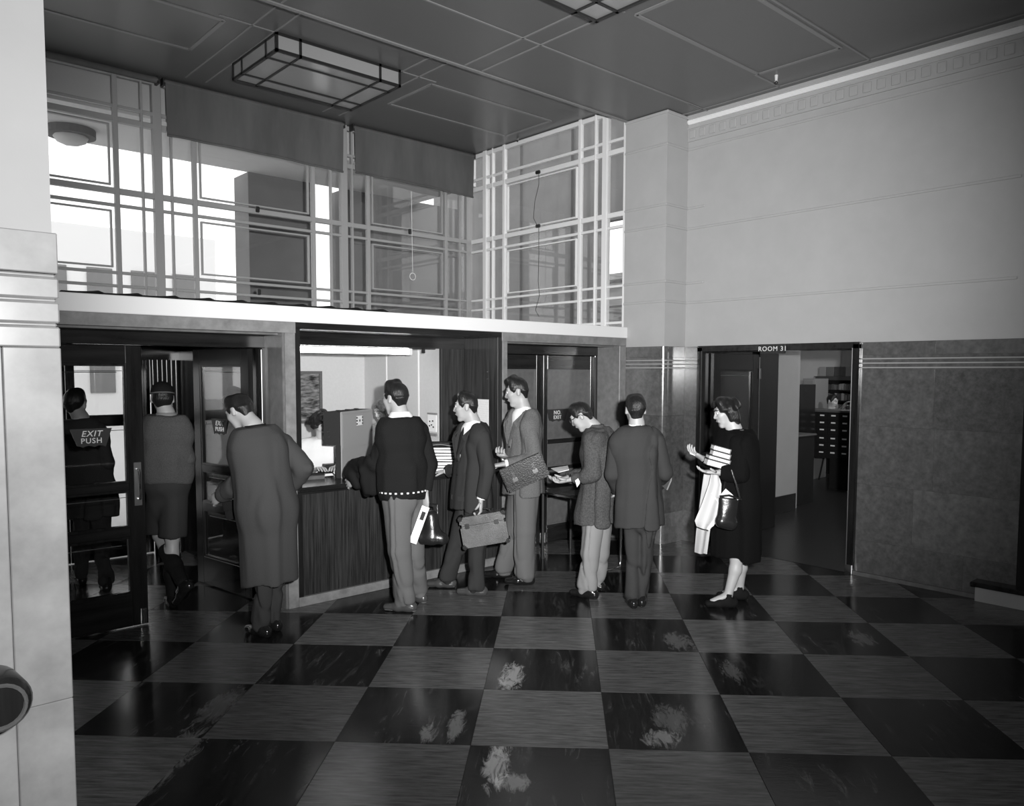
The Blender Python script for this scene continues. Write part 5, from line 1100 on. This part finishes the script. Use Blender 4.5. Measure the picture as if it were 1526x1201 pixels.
# ------------------------------------------------------------------ on and around the counter
ZC = .955
fl_, fr_ = on_z(510, 713, ZC), on_z(556, 700, ZC)
bx_ = tag(empty('recording_box', (fl_+fr_)/2), 'tall grey metal recording box with a white dial plate on the counter', 'machine'); o0 = Vector(bx_.location)
u_ = (fr_-fl_); wB = u_.length; u_.normalize(); v_ = Vector((-u_.y, u_.x, 0)); hB = on_y(510, 614, fl_.y).z-ZC
MX = Matrix((u_, v_, Vector((0, 0, 1)))).transposed().to_4x4(); dB = .175
mb = MB(); mb.box((-wB/2, wB/2), (.012, dB), (hB*.5, hB), .006, MX); mb.box((-wB/2, wB/2), (.012, .06), (.0, hB*.5), .004, MX); mb.box((wB/2-.03, wB/2), (.06, dB), (.0, hB*.5), .004, MX); mb.done('case', M['suitd'], bx_)
mb = MB(); mb.box((-wB/2, wB/2), (.0, .014), (.0, hB), .004, MX); mb.done('front_plate', M['greybox'], bx_)
mb = MB(); mb.box((-wB/2+.012, wB/2-.012), (-.004, .0), (hB*.44, hB-.02), .002, MX); mb.done('access_door', M['greybox'], bx_)
dc_ = Vector((wB*.04, -.006, hB*.84)); mb = MB(); mb.box((dc_.x-.055, dc_.x+.055), (-.008, -.004), (dc_.z-.042, dc_.z+.042), .001, MX); dp_ = mb.done('dial_plate', M['paper'], bx_)
mb = MB(); mb.box((dc_.x-.01, dc_.x+.01), (-.0095, -.008), (dc_.z-.01, dc_.z+.01), 0, MX); mb.done('dial_mark', M['dkmetal'], dp_)
for s_ in (-1, 1):
    for k in (-1, 0, 1): mb = MB(); mb.box((dc_.x+s_*.054-.009, dc_.x+s_*.054+.009), (-.0095, -.008), (dc_.z+k*.027-.008, dc_.z+k*.027+.008), 0, MX); mb.done('tooth', M['dkmetal'], dp_)
for z_ in (.62, .70): mb = MB(); mb.ball(MX @ Vector((-wB/2-.003, .12, hB*z_)), .007, 1); mb.done('knob', M['chrome'], bx_)
for z_ in (.64, .66): mb = MB(); mb.box((wB/2-.035, wB/2-.02), (-.007, -.003), (hB*z_, hB*z_+.01), 0, MX); mb.done('stud', M['dkmetal'], bx_)
mb = MB(); mb.tube([MX @ Vector((wB/2, .1, hB*.9)), MX @ Vector((wB/2+.1, .12, hB*.98)), MX @ Vector((wB/2+.2, .14, hB*.85)), MX @ Vector((wB/2+.22, .14, 0))], .006, 6); mb.done('cable', M['dkmetal'], bx_, True)
for k in range(3): mb = MB(); mb.box((-wB*.3+k*wB*.28, -wB*.3+k*wB*.28+.03), (.08, .12), (hB, hB+.01), .003, MX); mb.done('lid_stud', M['dkmetal'], bx_)
def flat(name, label, cat, px, py, w, d, h, rz, m, z0=ZC, top=None, group=None):
    p = on_z(px, py, z0); o = tag(empty(name, p, rz), label, cat, group); mb = MB(); mb.box((-w/2, w/2), (-d/2, d/2), (0, h), .003); mb.done('body', m, o)
    if top is not None: mb = MB(); mb.box((-w/2-.003, w/2+.003), (-d/2-.003, d/2+.003), (h, h+.008), .001); mb.done('lid', top, o)
    return o
flat('card_tray', 'low grey card tray on the counter beside the leather covered pier', 'tray', 463, 713, .20, .15, .03, -.2, M['leatherg'], top=M['suitb'])
flat('ledger', 'dark closed ledger lying beside the grey recording box', 'book', 489, 703, .26, .2, .025, -.1, M['leather'])
flat('ink_pad', 'black ink pad box resting behind the card tray', 'box', 493, 699, .13, .08, .05, -.1, M['dkmetal'], z0=ZC+.03)
flat('paper_pile', 'small pile of white papers by the seated clerk', 'paper', 470, 698, .20, .16, .02, .3, M['paper'])
# stack of books and magazines
pb = on_z(667, 701, ZC); zz = ZC
words_ = ['lowest', 'second from the bottom', 'third from the bottom', 'fourth from the bottom', 'fifth from the bottom', 'sixth from the bottom', 'seventh from the bottom', 'eighth from the bottom']
for k in range(8):
    th = (.03, .026, .032, .022, .03, .026, .03, .022)[k]; L1 = .27-.012*(k % 3); rz = -.75+(.12, -.08, .05, -.15, .1, 0, -.1, .08)[k]
    bk = tag(empty('stacked_book', (pb.x+.01*(k % 2), pb.y+.04-.008*(k % 3), zz), rz), 'book with pale pages, %s in the pile at the counter end' % words_[k], 'book')
    mb = MB(); mb.box((-L1/2+.004, L1/2-.004), (-.1, .1), (.004, th-.004)); mb.done('pages', M['paper'], bk)
    for z_ in (0, th-.004): mb = MB(); mb.box((-L1/2, L1/2), (-.104, .104), (z_, z_+.004), .0015); mb.done('cover', (M['suitb'], M['flan'], M['black'])[k % 3], bk)
    mb = MB(); mb.box((-L1/2-.002, L1/2+.002), (.1, .105), (0, th), .001); mb.done('spine', (M['suitb'], M['flan'], M['black'])[k % 3], bk); zz += th+.0005
def fold(u, v):
    x = -.17+.34*u; return Vector((x, -.13+.26*v, .012-max(0, x-.04)**2*5.0+.015*sin(u*5)))
mg = tag(empty('magazine', (pb.x+.02, pb.y+.02, zz+.004), -.75), 'open pale magazine drooping over the top of the book pile', 'magazine'); mb = MB(); mb.grid(fold, 16, 6, .006); mb.done('pages', M['paper'] if 0 else M['flanl'], mg, True)
mg2 = tag(empty('dark_booklet', (pb.x-.03, pb.y+.06, zz+.03), -.6), 'dark covered booklet lying on the very top of the book pile', 'booklet'); mb = MB(); mb.box((-.13, .13), (-.09, .09), (0, .01), .003); mb.done('cover', M['suitb'], mg2)
p_ = on_x(720, 630, 4.845); no = tag(empty('notice', p_), 'white typed notice pinned on the wooden jamb at the end of the counter', 'notice')
y0_, y1_ = on_x(712, 630, 4.845).y, on_x(729, 630, 4.845).y; zt_, zb_ = on_x(720, 595, 4.845).z, on_x(720, 663, 4.845).z
np_ = mat('typed_notice', .8, .7); print_lines(np_, 30, 'Z', .55, .85, .72)
def nf(u, v): return Vector((-.004-.03*max(0, v-.7)**2*8, (y0_-p_.y)+(y1_-y0_)*u, (zt_-p_.z)+(zb_-zt_)*v-.02*u*v))
mb = MB(); mb.grid(nf, 6, 10, .002); mb.done('sheet', np_, no, True)
p_ = on_x(645, 633, 4.565); sw = tag(empty('switch_panel', p_), 'white switch panel with small knobs on the service wall', 'switch')
mb = MB(); mb.box((-.012, 0), (-.075, .075), (-.07, .10), .004); mb.done('plate', M['white'], sw); mb = MB(); mb.box((-.02, 0), (-.08, .08), (-.11, -.085), .003); mb.done('ledge', M['flanl'], sw); mb = MB(); mb.box((-.016, 0), (-.08, .08), (.105, .12), .003); mb.done('top_ledge', M['flanl'], sw)
for a, b in ((-.02, .04), (.03, .035), (.0, .0), (-.03, -.02), (.035, -.01)): mb = MB(); mb.ball((-.016, a, b), .009, 1); mb.done('knob', M['dkmetal'], sw)
# hat under the arm of the person in charcoal
q = lambda x, y, dd: at(b6, x, y, dd)
ht = tag(empty('folded_newspaper', q(994, 712, .12)), 'pale edged folded newspaper under the arm of the person in charcoal', 'newspaper'); ho = Vector(ht.location)
mb = MB(); mb.tube([q(*p)-ho for p in ((987, 690, .1), (997, 694, .1), (1001, 700, .1), (1000, 716, .1), (994, 730, .1))], .006, 7); mb.done('edge', M['flanl'], ht, True)
mb = MB(); mb.prism([q(*p)-ho for p in ((984, 692, .1), (997, 694, .1), (1000, 702, .1), (999, 716, .1), (993, 730, .1), (984, 722, .1))], Vector(FH)*.0, Vector(FH)*.02); mb.done('paper', M['coat'], ht)
